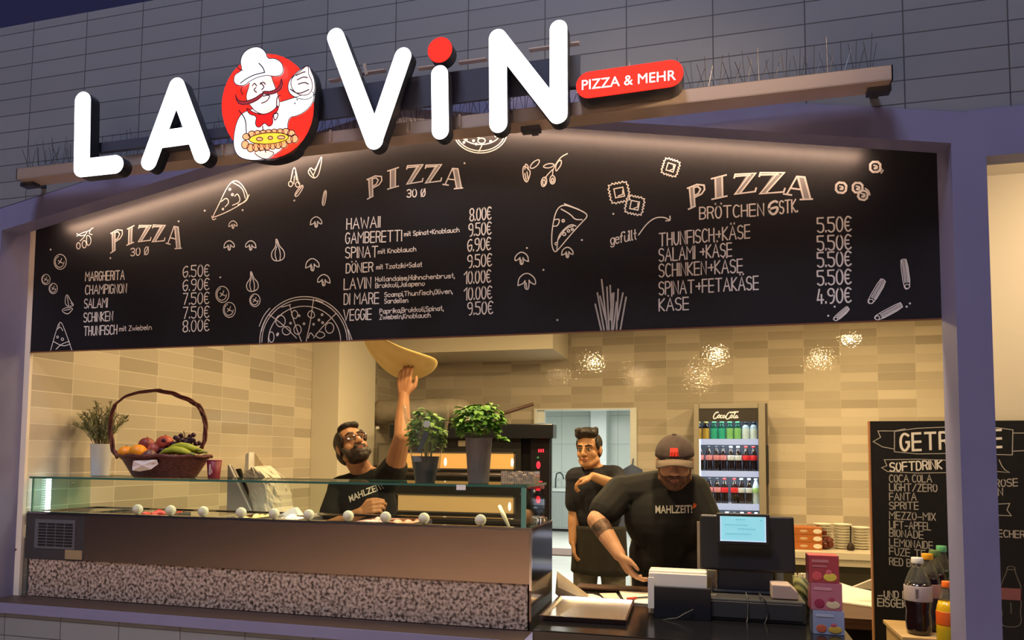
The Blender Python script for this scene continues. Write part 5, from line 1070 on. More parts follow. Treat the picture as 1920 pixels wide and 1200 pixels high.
# tea boxes
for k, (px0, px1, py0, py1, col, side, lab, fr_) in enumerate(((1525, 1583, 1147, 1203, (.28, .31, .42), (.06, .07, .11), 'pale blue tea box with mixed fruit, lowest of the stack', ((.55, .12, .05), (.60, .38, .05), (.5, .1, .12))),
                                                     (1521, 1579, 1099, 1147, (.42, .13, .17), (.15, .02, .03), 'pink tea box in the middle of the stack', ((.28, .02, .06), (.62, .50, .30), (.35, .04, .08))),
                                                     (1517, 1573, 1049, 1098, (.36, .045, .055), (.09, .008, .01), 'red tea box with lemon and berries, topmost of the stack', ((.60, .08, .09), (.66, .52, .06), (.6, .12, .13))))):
    a, b = at(px0, py1, Y=.20), at(px1, py0, Y=.20); z0 = max(a.z, CT) if k else CT
    if k == 0: zt = b.z
    zz0, zz1 = (CT, b.z) if k == 0 else (zt+.0005, zt+.0005+(b.z-a.z)); zt = zz1
    t = thing('tea_box', lab, 'tea box', ((a.x+b.x)/2, .24, zz0), 'stack of tea boxes on the counter'); h = zz1-zz0; w = b.x-a.x
    MB().box((a.x, .20, zz0), (b.x, .275, zz1)).build('carton_body', mat('tea_card_%d' % k, col, .4), t, bevel=.0015)
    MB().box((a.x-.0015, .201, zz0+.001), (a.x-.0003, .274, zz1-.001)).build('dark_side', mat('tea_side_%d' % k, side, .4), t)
    pr_ = MB().box((a.x+.010, .1985, zz1-h*.26), (a.x+w*.66, .1995, zz1-h*.15)).build('white_label', mat('tea_label_%d' % k, tuple(min(1, c*1.0+.12) for c in col), .5), t)
    if k == 2: MB().box((a.x+.012, .1985, zz1-h*.42), (a.x+w*.6, .1995, zz1-h*.36)).build('text_line', mat('tea_label_2'), t)
    fr1 = MB(); fr1.ell((a.x+w*.27, .1990, zz0+h*.25), (w*.17, .0012, h*.17)); fr1.build('fruit_print', mat('tea_fr_%d0' % k, fr_[0], .5), t)
    fr1 = MB(); fr1.ell((a.x+w*.70, .1988, zz0+h*.22), (w*.22, .0012, h*.15)); fr1.build('fruit_print', mat('tea_fr_%d1' % k, fr_[1], .5), t)
    fr1 = MB(); fr1.ell((a.x+w*.66, .1986, zz0+h*.40), (w*.10, .0012, h*.09)); fr1.build('fruit_print', mat('tea_fr_%d2' % k, fr_[2], .5), t)

# ------------------------------------------------------------------ display bottles by the pillar
t = thing('wooden_crate', 'light wooden crate under the display bottles beside the blue pillar', 'crate', (3.78, .62, 0))
MB().box((3.655, .47, .838), (3.90, .78, .853)).build('crate_top', M_LWOOD, t, bevel=.002)
MB().box((3.665, .48, 0), (3.89, .77, .838)).build('crate_side', M_LWOOD, t); MB().box((3.70, .36, .76), (3.90, .47, .785)).build('step', M_LWOOD, t)
def big_bottle(name, px, Y, z, h, r, body, lab, cap, label, lz, layers=None):
    x = at(px, 1100, Y=Y).x; t = thing(name, label, 'bottle', (x, Y, z), 'display bottles beside the pillar'); s = h/.27
    pf = [(r*.6, 0), (r*.86, .004), (r*.92, .018), (r*.96, .05*s), (r*.90, .085*s), (r, .110*s), (r, .165*s), (r*.92, .185*s), (r*.66, .215*s), (r*.42, .236*s), (r*.36, .246*s), (r*.36, .256*s), (.001, .256*s)]
    cut = lz[2]*s
    lo = [p for p in pf if p[1] <= cut]; hi = [p for p in pf if p[1] > cut]
    j = pf.index(lo[-1]); q0, q1 = pf[j], pf[min(j+1, len(pf)-1)]; fr = (cut-q0[1])/max(q1[1]-q0[1], 1e-6); rc = q0[0]+(q1[0]-q0[0])*fr
    MB().lathe(lo+[(rc, cut), (.001, cut)], (x, Y, z), 22).build('drink', body, t, smooth=True)
    MB().lathe([(rc, cut)]+hi, (x, Y, z), 22).build('bottle_neck', pane_mat('bottle_clear', (.80, .80, .72), .12, .10, (.5, .5, .42)) if 'bottle_clear' not in MATS else MATS['bottle_clear'], t, smooth=True)
    MB().lathe([(r*1.01, lz[0]*s), (r*1.02, lz[0]*s+.002), (r*1.02, lz[1]*s-.002), (r*1.01, lz[1]*s)], (x, Y, z), 22).build('label_band', lab, t, smooth=True)
    MB().lathe([(r*.42, .249*s), (r*.44, .251*s), (r*.44, .268*s), (r*.41, .27*s), (.001, .27*s)], (x, Y, z), 20).build('cap', cap, t, smooth=True)
    if layers: MB().lathe([(r*.985, layers[0]*s), (r*1.005, layers[0]*s+.003), (r*1.005, layers[1]*s-.003), (r*.985, layers[1]*s)], (x, Y, z), 22).build('print_band', layers[2], t, smooth=True)
    return t, x
ZB = .8535
t, x = big_bottle('display_bottle', 1721, .54, ZB, .283, .047, M_COLA, mat('grey_label', (.38, .32, .31), .5), mat('cap_white', (.72, .72, .68), .4), 'front cola bottle with a white cap and pale label on the crate', (.118, .172, .182))
bl = MB()
for k in range(8): bl.box((x-.020, .54-.0478, ZB+.142+k*.004), (x-.010, .54-.044, ZB+.144+k*.004))
bl.build('label_print', mat('label_ink', (.22, .19, .19), .5), t)
big_bottle('display_bottle', 1740, .62, ZB, .290, .045, M_COLA, mat('rust_label', (.40, .20, .15), .45), mat('cap_yellow', (.80, .38, .02), .4), 'cola bottle with a yellow cap behind the front bottle', (.118, .166, .186))
big_bottle('display_bottle', 1754, .68, ZB, .298, .042, mat('dark_brown_drink', (.03, .012, .008), .1), mat('brown_label', (.12, .05, .03), .45), mat('cap_olive', (.14, .25, .10), .4), 'brown drink bottle with an olive cap beside the green-capped one', (.118, .166, .19))
big_bottle('display_bottle', 1767, .74, ZB, .310, .042, mat('green_drink', (.04, .06, .02), .1), mat('green_label', (.05, .12, .04), .45), mat('cap_green', (.02, .20, .04), .4), 'rearmost bottle with a bright green cap beside the pillar', (.118, .166, .19))
big_bottle('display_bottle', 1775, .42, .785, .285, .036, mat('yellow_drink', (.62, .36, .01), .2), mat('orange_label', (.62, .10, .012), .4), mat('cap_orange', (.85, .15, .015), .4), 'yellow orange lemonade bottle with an orange cap beside the pillar', (.125, .17, .205), (.05, .115, mat('olive_yellow', (.36, .25, .01), .3)))

# ------------------------------------------------------------------ kitchen beyond the doorway
t = thing('kitchen_cupboard', 'pale steel kitchen cupboard with a worktop far beyond the doorway', 'cupboard', (0, 12.9, 0))
M_KS = mat('kitchen_steel', (.42, .46, .45), .35, .3)
MB().box((-.9, 12.55, .06), (.66, 13.19, .82)).build('cupboard_body', M_KS, t); MB().box((-.92, 12.5, .82), (.68, 13.19, .88)).build('worktop', mat('kitchen_top', (.62, .66, .64), .3, .3), t); MB().box((-.9, 12.6, 0), (.66, 13.1, .06)).build('plinth', M_BLACK, t)
for x in (-.6, -.1, .38): MB().box((x-.235, 12.535, .09), (x+.235, 12.55, .80)).build('door', mat('kitchen_door', (.36, .40, .39), .3, .4), t)
t = thing('kitchen_tap', 'arched dark kitchen tap on the far worktop', 'tap', (-.08, 12.95, .88))
MB().tube([(-.08, 12.95, .88), (-.08, 12.95, 1.05), (-.05, 12.9, 1.17), (.03, 12.85, 1.20), (.10, 12.8, 1.15), (.12, 12.79, 1.06)], .014, 8).build('spout', mat('tap_dark', (.08, .09, .10), .25, .8), t, smooth=True)
q = at(1063, 916, Z=.90)
t = thing('green_sponge', 'bright green sponge on the far kitchen worktop', 'sponge', (q.x, 12.7, .88)); MB().box((q.x-.09, 12.62, .881), (q.x+.09, 12.75, .95)).build('sponge', mat('sponge_green', (.06, .62, .10), .6), t, bevel=.015)
q0, q1 = at(1046, 1041, Z=.01), at(1079, 1031, Z=.01)
t = thing('floor_mat', 'brown rubber mat on the kitchen floor beyond the doorway', 'mat', (q0.x, q0.y, 0)); MB().box((q0.x-.3, q0.y, .001), (q0.x+.42, q0.y+.8, .02)).build('mat_sheet', mat('mat_brown', (.14, .09, .07), .7), t)
q = at(1095, 782, Z=2.46)
t = thing('ceiling_lamp', 'white rectangular ceiling lamp in the kitchen beyond the doorway', 'lamp', (q.x, q.y, 2.46)); MB().box((q.x-.12, q.y-.5, 2.46), (q.x+.12, q.y+.5, 2.4995)).build('lamp_panel', mat('lamp_white', (.9, .9, .9), .4, emit=(.9, 1.0, .97), es=2.2), t)
t = thing('blue_apron', 'faded blue apron hanging at the doorway edge behind the cap-wearing person', 'apron', (2.30, 4.40, .75))
mb = MB(); vs = []; 
for j in range(8):
    for i in range(9):
        f_ = j/7; w = .10+.05*f_; vs.append(V((2.31+(i/8-.5)*2*w*.9, 4.42-.05*math.cos((i/8-.5)*3)-.012*math.sin(i*2.2)*f_, 1.45-.62*f_-(.05*abs(i/8-.5)*2 if j == 0 else 0))))
n = len(vs); vs += [p+V((0, .012, 0)) for p in vs]; fs = [(j*9+i, j*9+i+1, (j+1)*9+i+1, (j+1)*9+i) for j in range(7) for i in range(8)]
fs += [tuple(k+n for k in f[::-1]) for f in fs]; mb.add(vs, fs); mb.build('cloth', mat('faded_blue', (.10, .13, .24), .8), t, smooth=True)
MB().tube([(2.31, 4.43, 1.44), (2.315, 4.455, 1.50)], .006, 6).build('strap', mat('faded_blue'), t)
# ------------------------------------------------------------------ people
def blob(name, mb, voxel, m, parent, sm=3, fac=.5):
    """one continuous skin grown over the limbs, as a child of parent"""
    me = bpy.data.meshes.new('raw'); me.from_pydata([tuple(p) for p in mb.v], [], mb.f)
    bm = bmesh.new(); bm.from_mesh(me); bmesh.ops.recalc_face_normals(bm, faces=bm.faces); bm.to_mesh(me); bm.free()
    o = bpy.data.objects.new('raw', me); COL.objects.link(o)
    r = o.modifiers.new('r', 'REMESH'); r.mode = 'VOXEL'; r.voxel_size = voxel
    s = o.modifiers.new('s', 'SMOOTH'); s.factor = fac; s.iterations = sm
    dg = bpy.context.evaluated_depsgraph_get(); out = bpy.data.meshes.new_from_object(o.evaluated_get(dg)); out.name = name
    bpy.data.objects.remove(o); bpy.data.meshes.remove(me)
    og = ORG[parent.name]; out.transform(Matrix.Translation(-og))
    out.materials.clear(); out.materials.append(m); out.polygons.foreach_set('use_smooth', [True]*len(out.polygons))
    n = bpy.data.objects.new(name, out); COL.objects.link(n); n.parent = parent; ORG[n.name] = og
    return n
def frame_of(fwd, up):
    f = V(fwd).normalized(); y = -f; z = V(up); z = (z-y*z.dot(y)).normalized(); x = y.cross(z)
    return Matrix((x, y, z)).transposed()
class Head:
    def __init__(s, c, fwd, up, k=1.): s.c = V(c); s.M = frame_of(fwd, up)*k; s.R = frame_of(fwd, up); s.k = k
    def P(s, *p): return s.M @ V(p) + s.c
    def E(s, mb, p, r, rot=None): return mb.ell(s.P(*p), [q*s.k for q in r], s.R @ rot if rot else s.R, 16, 11)
    def Cc(s, mb, a, b, ra, rb): return mb.cap(s.P(*a), s.P(*b), ra*s.k, rb*s.k)
    def skin(s, mb):
        s.E(mb, (0, .012, .03), (.076, .095, .088)); s.E(mb, (0, -.012, -.030), (.064, .074, .078)); s.E(mb, (0, -.038, -.088), (.040, .042, .028))
        for x in (-1, 1):
            s.E(mb, (.042*x, -.042, -.030), (.024, .028, .028)); s.E(mb, (.077*x, .012, -.008), (.009, .020, .031)); s.E(mb, (.080*x, .018, .004), (.007, .014, .018))
            s.Cc(mb, (.050*x, -.005, -.07), (.02*x, -.055, -.092), .026, .022); s.E(mb, (.013*x, -.097, -.030), (.010, .012, .009))
            s.Cc(mb, (.016*x, -.078, .024), (.050*x, -.064, .024), .013, .011)
        s.Cc(mb, (0, -.082, .014), (0, -.105, -.026), .010, .0145)
        s.E(mb, (0, -.083, -.058), (.026, .012, .007)); s.E(mb, (0, -.081, -.069), (.022, .012, .007))
    def face(s, parent, skin, brow, lip=(.42, .15, .12), eyes=True):
        ew = MB(); ir = MB(); lid = MB(); br = MB(); lp = MB()
        for x in (-1, 1):
            s.E(ew, (.031*x, -.0735, .004), (.0135, .010, .0072)); s.E(ir, (.031*x, -.0815, .003), (.0062, .004, .0062))
            s.Cc(lid, (.019*x, -.079, .0105), (.043*x, -.074, .0095), .0032, .0028)
            s.Cc(br, (.014*x, -.090, .0285), (.034*x, -.088, .033), .0055, .0058); s.Cc(br, (.034*x, -.088, .033), (.053*x, -.073, .027), .0058, .003)
        s.E(lp, (0, -.0925, -.0585), (.021, .005, .0042)); s.E(lp, (0, -.0905, -.0675), (.018, .005, .0048))
        ew.build('eye', mat('eye_white', (.62, .58, .54), .3), parent, smooth=True); ir.build('iris', mat('iris_dark', (.02, .012, .008), .2), parent, smooth=True)
        lid.build('eyelid', brow, parent, smooth=True); br.build('eyebrow', brow, parent, smooth=True); lp.build('lips', mat('lips_%d' % len(MATS), lip, .5), parent, smooth=True)
def hand(mb, w, d, n, side, curl=(.5, .5, .5, .5), thumb=.5, k=1.):
    """w wrist, d finger direction, n direction the palm faces, side +1/-1: which way the thumb leaves"""
    w, d, n = V(w), V(d).normalized(), V(n); n = (n-d*n.dot(d)).normalized(); s = d.cross(n).normalized()*side
    offs = (.031, .011, -.010, -.029)
    for i, o in enumerate(offs):
        kn = w+(d*(.086-.004*abs(i-1))+s*o)*k
        mb.cap(w+s*o*.55*k+d*.012*k, kn, .0165*k, .0120*k, 10)
        L = (.040, .045, .042, .033)[i]*k; p = kn; a = 0.
        for j, f in enumerate((1., .62, .5)):
            a += curl[i]*(1.0 if j else .8); dj = (d*math.cos(a)+n*math.sin(a)+s*o*.9*(.25 if j == 0 else .1)).normalized()
            q = p+dj*L*f; mb.cap(p, q, (.0098, .0088, .0080)[j]*k, (.0088, .0080, .0068)[j]*k, 9); p = q
    t0 = w+(d*.022+s*.026)*k; t1 = t0+(d*.026+s*.026+n*.012)*k; t2 = t1+(d*(.030)+s*.008*(1-thumb)+n*.02*thumb)*k; t3 = t2+(d*.022-s*.008*thumb+n*.012*thumb)*k
    mb.cap(w+d*.01*k+s*.01*k, t1, .016*k, .0125*k, 9); mb.cap(t1, t2, .012*k, .0100*k, 9); mb.cap(t2, t3, .0100*k, .0078*k, 9)
def skin_mat(name, a, b): return noise_mat(name, ((.3, a), (.7, b)), 14, .5)
M_SHIRT = noise_mat('black_cotton', ((.3, (.006, .006, .008)), (.7, (.011, .011, .014))), 12, .85)
M_SHIRTN = noise_mat('navy_black_cotton', ((.3, (.008, .008, .014)), (.7, (.014, .013, .022))), 12, .85)
def torso(mb, sl_, sr_, neck, chest, belly, pelvis, g=0., w=1.):
    """shoulders sl_/sr_, then chest, belly and pelvis centres; g grows everything for clothing"""
    mb.cap(sl_, neck, .058+g, .060+g); mb.cap(sr_, neck, .058+g, .060+g); mb.cap(sl_, sr_, .062+g, .062+g)
    mb.ell(chest, (.165*w+g, .108+g, .165+g), None, 20, 13); mb.ell(belly, (.150*w+g, .105+g, .150+g), None, 20, 13); mb.ell(pelvis, (.158*w+g, .112+g, .125+g), None, 20, 13)
    mb.cap(V(chest)+V((0, 0, -.03)), V(belly), .115+g, .110+g)
def legs(mb, pelvis, ax=(.09, 0), g=0., knee_y=-.02, foot=True):
    for s in (-1, 1):
        h = V(pelvis)+V((.085*s, 0, -.05)); kn = V((pelvis[0]+(.085+ax[1])*s, pelvis[1]+knee_y, .48)); an = V((pelvis[0]+(.09+ax[1])*s, pelvis[1]+.02, .08))
        mb.cap(h, kn, .082+g, .056+g); mb.cap(kn, an, .055+g, .038+g)
        if foot: mb.cap(an+V((0, .02, -.04)), an+V((.015*s, -.15, -.045)), .036, .032)
def shirt_text(txt, shirt, p0, p1, h, m, bold=.02):
    """printed word: laid on the shirt front along the view from outside"""
    og = ORG[shirt.name]; me = shirt.data
    bvh = BVHTree.FromPolygons([v.co+og for v in me.vertices], [tuple(p.vertices) for p in me.polygons])
    vs, fs = text_mesh(txt, bold); cut = bmesh.new(); vv = [cut.verts.new((u, w, 0)) for u, w in vs]
    for f in fs:
        try: cut.faces.new([vv[i] for i in f])
        except ValueError: pass
    bmesh.ops.triangulate(cut, faces=cut.faces); bmesh.ops.subdivide_edges(cut, edges=cut.edges, cuts=1); cut.verts.index_update()
    ax = V(p1)-V(p0); up = ax.cross(V((0, 1, 0))).normalized()*h
    if up.z < 0: up = -up
    mb = MB(); pts = []
    for v in cut.verts:
        q = V(p0)+ax*v.co.x+up*v.co.y; q.y = -.3; hit = bvh.ray_cast(V((q.x, q.y, q.z)), V((0, 1, 0)))[0]
        pts.append((hit if hit else V((q.x, p0[1], q.z)))+V((0, -.003, 0)))
    mb.add(pts, [tuple(v.index for v in f.verts) for f in cut.faces]); cut.free()
    return mb.build('shirt_print', m, shirt, fix=False)
M_PRINT = mat('print_white', (.72, .70, .66), .7)
M_HAIR = noise_mat('black_hair', ((.35, (.006, .004, .004)), (.65, (.028, .018, .015))), 60, .55, bump=.6)
M_HAIR2 = noise_mat('dark_brown_hair', ((.35, (.014, .008, .006)), (.65, (.05, .03, .022))), 60, .55, bump=.6)

# ---- person tossing pizza dough
Y1 = 1.10
pz_ = thing('person', 'bearded person in glasses and black shirt, looking up, tossing pizza dough overhead', 'person', (1.20, 1.15, 0))
SK1 = skin_mat('tan_skin', (.40, .185, .09), (.50, .25, .13))
shR, shL = at(640, 918, Y=Y1), at(722, 902, Y=Y1); nk = at(688, 893, Y=Y1+.01); ch = at(684, 950, Y=Y1); be = V((ch.x+.01, Y1+.03, 1.08)); pe = V((ch.x+.01, Y1+.05, .93))
H1 = Head(at(660, 836, Y=Y1-.03), (.60, -.62, .50), (-.36, .10, 1.0), 1.0)
elL, wrL = at(754, 818, Y=.93), at(757, 742, Y=1.03); elR, wrR = V((1.02, .99, 1.115)), at(676, 962, Y=.91)
body = MB(); torso(body, shR, shL, nk, ch, be, pe); legs(body, pe)
H1.skin(body); body.cap(nk+V((0, .01, -.02)), H1.P(0, .035, -.035), .060, .058); body.cap(nk, H1.P(0, 0, -.06), .05, .05)
body.cap(shL, at(742, 868, Y=1.02), .060, .056); body.cap(at(742, 868, Y=1.02), elL, .054, .043); body.cap(elL, elL.lerp(wrL, .35), .043, .042); body.cap(elL.lerp(wrL, .35), wrL, .042, .029)
hand(body, wrL, (-.02, .10, 1), (0, .95, .1), -1, (.28, .22, .22, .3), .2, 1.05)
body.cap(shR, elR, .056, .043); body.cap(elR, wrR, .043, .029)
hand(body, wrR, (.85, -.15, .42), (.1, .85, -.35), 1, (.75, .8, .85, .9), .9)
blob('body', body, .0048, SK1, pz_)
hd_ = MB(); H1.E(hd_, (0, .030, .040), (.082, .094, .082)); H1.E(hd_, (0, .050, -.015), (.079, .075, .075)); H1.E(hd_, (0, -.022, .098), (.060, .055, .028)); H1.E(hd_, (.02, -.05, .094), (.035, .035, .022))
for x in (-1, 1): H1.E(hd_, (.066*x, -.010, .035), (.016, .045, .05))
blob('hair', hd_, .005, M_HAIR, pz_)
bd_ = MB(); H1.E(bd_, (0, -.028, -.074), (.066, .068, .046)); H1.E(bd_, (0, -.052, -.100), (.044, .044, .026)); H1.Cc(bd_, (-.026, -.088, -.050), (.026, -.088, -.050), .009, .009)
for x in (-1, 1): H1.Cc(bd_, (.066*x, -.010, -.012), (.052*x, -.042, -.068), .014, .024)
H1.E(bd_, (0, -.086, -.082), (.024, .014, .016))
blob('beard', bd_, .0045, M_HAIR2, pz_)
H1.face(pz_, SK1, M_HAIR, (.30, .10, .08))
gl = MB()
for x in (-1, 1):
    gl.tube([H1.P(.033*x+.027*math.cos(a), -.099+.010*abs(math.cos(a))*(1 if math.cos(a)*x > 0 else 0), .004+.019*math.sin(a)) for a in [2*math.pi*k/20 for k in range(21)]], .0021, 6, False)
    gl.tube([H1.P(.060*x, -.092, .010), H1.P(.078*x, -.04, .010), H1.P(.082*x, .015, .006)], .002, 6)
gl.tube([H1.P(-.007, -.101, .008), H1.P(.007, -.101, .008)], .002, 6)
g_ = gl.build('glasses', mat('glasses_frame', (.10, .03, .03), .3), pz_, smooth=True)
ln = MB()
for x in (-1, 1): H1.E(ln, (.033*x, -.0965, .004), (.026, .0012, .0185))
ln.build('lens', pane_mat('lens_glass', (.92, .90, .95), .35), g_, smooth=True)
shb = MB(); torso(shb, shR, shL, nk+V((0, .005, -.028)), ch, be, pe+V((0, 0, .02)), .016)
shb.cap(shL, at(739, 878, Y=1.04), .078, .074); shb.cap(shR, shR.lerp(elR, .62), .074, .072)
shirt = blob('shirt', shb, .0065, M_SHIRT, pz_, 3)
shirt_text('MAHLZEIT!', shirt, at(655, 942, Y=.97), at(711, 916, Y=.97), .036, M_PRINT)
tr_ = MB(); tr_.ell(pe+V((0, 0, -.02)), (.175, .128, .13)); legs(tr_, pe, g=.014, foot=False); blob('trousers', tr_, .010, mat('dark_trousers', (.015, .015, .018), .8), pz_)
fp = MB()
for s in (-1, 1): fp.cap((pe.x+.09*s, pe.y+.06, .045), (pe.x+.11*s, pe.y-.15, .04), .046, .040)
fp.build('shoes', M_BLACK, pz_, smooth=True)
# the dough
tip = at(757, 706, Y=1.085); M_DOUGH = noise_mat('pizza_dough', ((.3, (.66, .47, .16)), (.7, (.74, .55, .22))), 9, .7)
dg_ = MB(); nr, na = 14, 56; vs = []
vw = V((tip.x-CAM.x, tip.y-CAM.y, 0)).normalized(); e1 = V((vw.y, -vw.x, 0)); e2 = vw
def dpt(r, a, off):
    x, y = r*math.cos(a)-.03, r*math.sin(a)
    z = 2.5*x*x*(.75 if x > 0 else 1.) - .20*x - .30*y + .3*y*y - .03
    return tip+e1*x+e2*y+V((0, 0, z+off+.078))
for off in (0, .010):
    vs.append(dpt(0, 0, off))
    for i in range(1, nr+1):
        for j in range(na): a = 2*math.pi*j/na; vs.append(dpt(.205*(i/nr)*(1+.03*math.sin(3*a+1)), a, off if i < nr else .005))
n = 1+nr*na; fs = []
for k, o_ in enumerate((0, n)):
    for j in range(na):
        fs.append((o_, o_+1+j, o_+1+(j+1) % na))
        for i in range(nr-1): a, b = o_+1+i*na+j, o_+1+i*na+(j+1) % na; fs.append((a, a+na, b+na, b))
dg_.add(vs, fs)
do = dg_.build('pizza_dough', M_DOUGH, None, smooth=True, org=tip)
bm = bmesh.new(); bm.from_mesh(do.data); bmesh.ops.remove_doubles(bm, verts=bm.verts, dist=1e-4); bmesh.ops.recalc_face_normals(bm, faces=bm.faces); bm.to_mesh(do.data); bm.free()
tag(do, 'round yellow pizza dough spinning on the raised hand, curled up at both sides', 'dough')

# ---- person at the till
Y2 = 1.02
p2 = thing('person', 'person in dark baseball cap and black shirt bowing the head at the till', 'person', (2.80, 1.08, 0))
SK2 = skin_mat('fair_skin', (.48, .25, .15), (.60, .34, .22))
shR, shL = at(1165, 922, Y=Y2), at(1299, 920, Y=Y2); nk = at(1262, 902, Y=Y2-.01); ch = at(1248, 972, Y=Y2); be = at(1250, 1040, Y=Y2+.04); pe = V((be.x+.01, Y2+.10, .93))
H2 = Head(at(1265, 866, Y=.89), (.02, -.95, -.24), (0, -.24, .95), 1.0)
elR, wrR = at(1119, 975, Y=.88), at(1161, 1040, Y=.79); elL, wrL = at(1333, 1000, Y=.98), at(1345, 1062, Y=.80)
body = MB(); torso(body, shR, shL, nk, ch, be, pe, 0, 1.08); legs(body, pe)
H2.skin(body); body.cap(nk+V((0, .03, -.02)), H2.P(0, .035, -.04), .062, .060)
for a, b, c_ in ((shR, elR, wrR), (shL, elL, wrL)): body.cap(a, b, .058, .046); body.cap(b, b.lerp(c_, .3), .046, .045); body.cap(b.lerp(c_, .3), c_, .045, .030)
hand(body, wrR, (.40, -.10, -.62), (.75, .35, .3), 1, (.35, .4, .45, .5), .35)
hand(body, wrL, (-.3, -.3, -.6), (-.7, .3, .2), -1, (.4, .45, .5, .5), .4)
bo2 = blob('body', body, .0048, SK2, p2)
og = ORG[bo2.name]; ax = wrR-elR; L2 = ax.length_squared; bo2.data.materials.append(noise_mat('tattooed_skin', ((.38, (.045, .030, .024)), (.62, (.17, .09, .06))), 38, .5))
for p in bo2.data.polygons:
    c_ = p.center+og; t_ = (c_-elR).dot(ax)/L2
    if .13 < t_ < .44 and (c_-(elR+ax*t_)).length < .065: p.material_index = 1
bd_ = MB(); H2.E(bd_, (0, -.026, -.072), (.0655, .066, .046)); H2.E(bd_, (0, -.050, -.097), (.042, .042, .024)); H2.Cc(bd_, (-.026, -.087, -.049), (.026, -.087, -.049), .007, .007)
for x in (-1, 1): H2.Cc(bd_, (.067*x, -.006, -.005), (.052*x, -.040, -.066), .011, .020)
blob('beard', bd_, .0045, noise_mat('brown_beard', ((.35, (.07, .03, .018)), (.65, (.17, .08, .05))), 60, .7), p2)
hd_ = MB(); H2.E(hd_, (0, .035, .012), (.081, .080, .070)); blob('hair', hd_, .006, M_HAIR2, p2)
H2.face(p2, SK2, M_HAIR2, (.34, .14, .11))
M_CAP = noise_mat('cap_cloth', ((.3, (.045, .030, .033)), (.7, (.065, .045, .048))), 40, .8)
vs = []; nu, nv = 30, 9
for i in range(nv):
    th = math.pi/2*(1-i/(nv-1)*.985)
    for j in range(nu): a = 2*math.pi*j/nu; vs.append(H2.P(.088*math.cos(a)*math.sin(th), .006+.106*math.sin(a)*math.sin(th), .032+.094*math.cos(th)))
fs = [(i*nu+j, i*nu+(j+1) % nu, (i+1)*nu+(j+1) % nu, (i+1)*nu+j) for i in range(nv-1) for j in range(nu)]+[tuple((nv-1)*nu+j for j in range(nu)), tuple(range(nu-1, -1, -1))]
cap_ = MB().add(vs, fs).build('cap', M_CAP, p2, smooth=True); cap_['label'] = 'dark brown grey baseball cap with a red patch'
H2.E(MB(), (0, 0, 0), (1, 1, 1)); bt = MB(); H2.E(bt, (0, .006, .127), (.010, .010, .005)); bt.build('button', M_CAP, cap_, smooth=True)
br = MB(); n_ = 18; top = []; 
for zo in (0, .006):
    for ring_ in (0, 1, 2):
        for j in range(n_+1):
            a = math.pi*(1.08+.84*j/n_); f_ = (0, .55, 1)[ring_]; cx_, cy_ = math.cos(a), math.sin(a)
            top.append(H2.P((.082+.004*f_)*cx_, .004+.098*cy_-f_*.052*max(0, -cy_)**.7, .034+zo-.040*cx_*cx_*(.5+.5*f_)-.016*f_))
m_ = 3*(n_+1); fs = []
for r_ in range(2):
    for j in range(n_): a = r_*(n_+1)+j; fs += [(a, a+1, a+n_+2, a+n_+1), (m_+a, m_+a+n_+1, m_+a+n_+2, m_+a+1)]
for j in range(n_): a = 2*(n_+1)+j; fs.append((a, a+1, m_+a+1, m_+a)); fs.append((j+1, j, m_+j, m_+j+1))
for r_ in range(2):
    a = r_*(n_+1); b = a+n_+1; fs.append((a, b, m_+b, m_+a)); a += n_; b += n_; fs.append((b, a, m_+a, m_+b))
br.add(top, fs).build('brim', mat('brim_taupe', (.16, .12, .10), .8), cap_, smooth=True)
vs = []
for zz in (.050, .0675, .085):
    for k in range(7):
        a = math.pi*1.5+(k/6-.5)*.44; s_ = math.sqrt(max(0, 1-((zz-.032)/.094)**2)); vs.append(H2.P(.0895*math.cos(a)*s_, .006+.1085*math.sin(a)*s_, zz))
MB().add(vs, [(i*7+j, i*7+j+1, (i+1)*7+j+1, (i+1)*7+j) for i in range(2) for j in range(6)]).build('patch', mat('patch_red', (.62, .025, .02), .6), cap_, fix=False)
lg = MB()
for k in range(3): lg.cap(H2.P(-.014+.014*k, -.1015, .058+.003*(k % 2)), H2.P(-.008+.012*k, -.1000, .070), .0016, .0016, 6)
lg.build('patch_mark', mat('patch_dark', (.16, .01, .015), .6), cap_)
shb = MB(); torso(shb, shR, shL, nk+V((0, .012, -.014)), ch, be, pe+V((0, 0, .02)), .018, 1.08)
shb.cap(shR, shR.lerp(elR, .66), .080, .078); shb.cap(shL, shL.lerp(elL, .66), .080, .076)
shirt2 = blob('shirt', shb, .0065, M_SHIRT, p2, 3)
shirt_text('MAHLZEIT!', shirt2, at(1229, 962, Y=.90), at(1298, 962, Y=.90), .036, M_PRINT)
q0 = at(1301, 948, Y=.89); fl = MB(); q0.y = .9
bvh = BVHTree.FromPolygons([v.co+ORG[shirt2.name] for v in shirt2.data.vertices], [tuple(p.vertices) for p in shirt2.data.polygons]); hit = bvh.ray_cast(V((q0.x, -.2, q0.z)), V((0, 1, 0)))[0] or q0
fl.cap(hit+V((-.004, -.001, -.014)), hit+V((.002, -.001, .006)), .004, .003, 6); fl.cap(hit+V((.004, -.001, -.010)), hit+V((.009, -.001, .002)), .003, .002, 6); fl.build('flame_print', mat('print_orange', (.75, .13, .03), .6), shirt2, smooth=True)
tr_ = MB(); tr_.ell(pe+V((0, 0, -.02)), (.185, .13, .13)); legs(tr_, pe, g=.014, foot=False); blob('trousers', tr_, .010, mat('dark_trousers'), p2)
fp = MB()
for s in (-1, 1): fp.cap((pe.x+.09*s, pe.y+.06, .045), (pe.x+.11*s, pe.y-.15, .04), .046, .040)
fp.build('shoes', M_BLACK, p2, smooth=True)

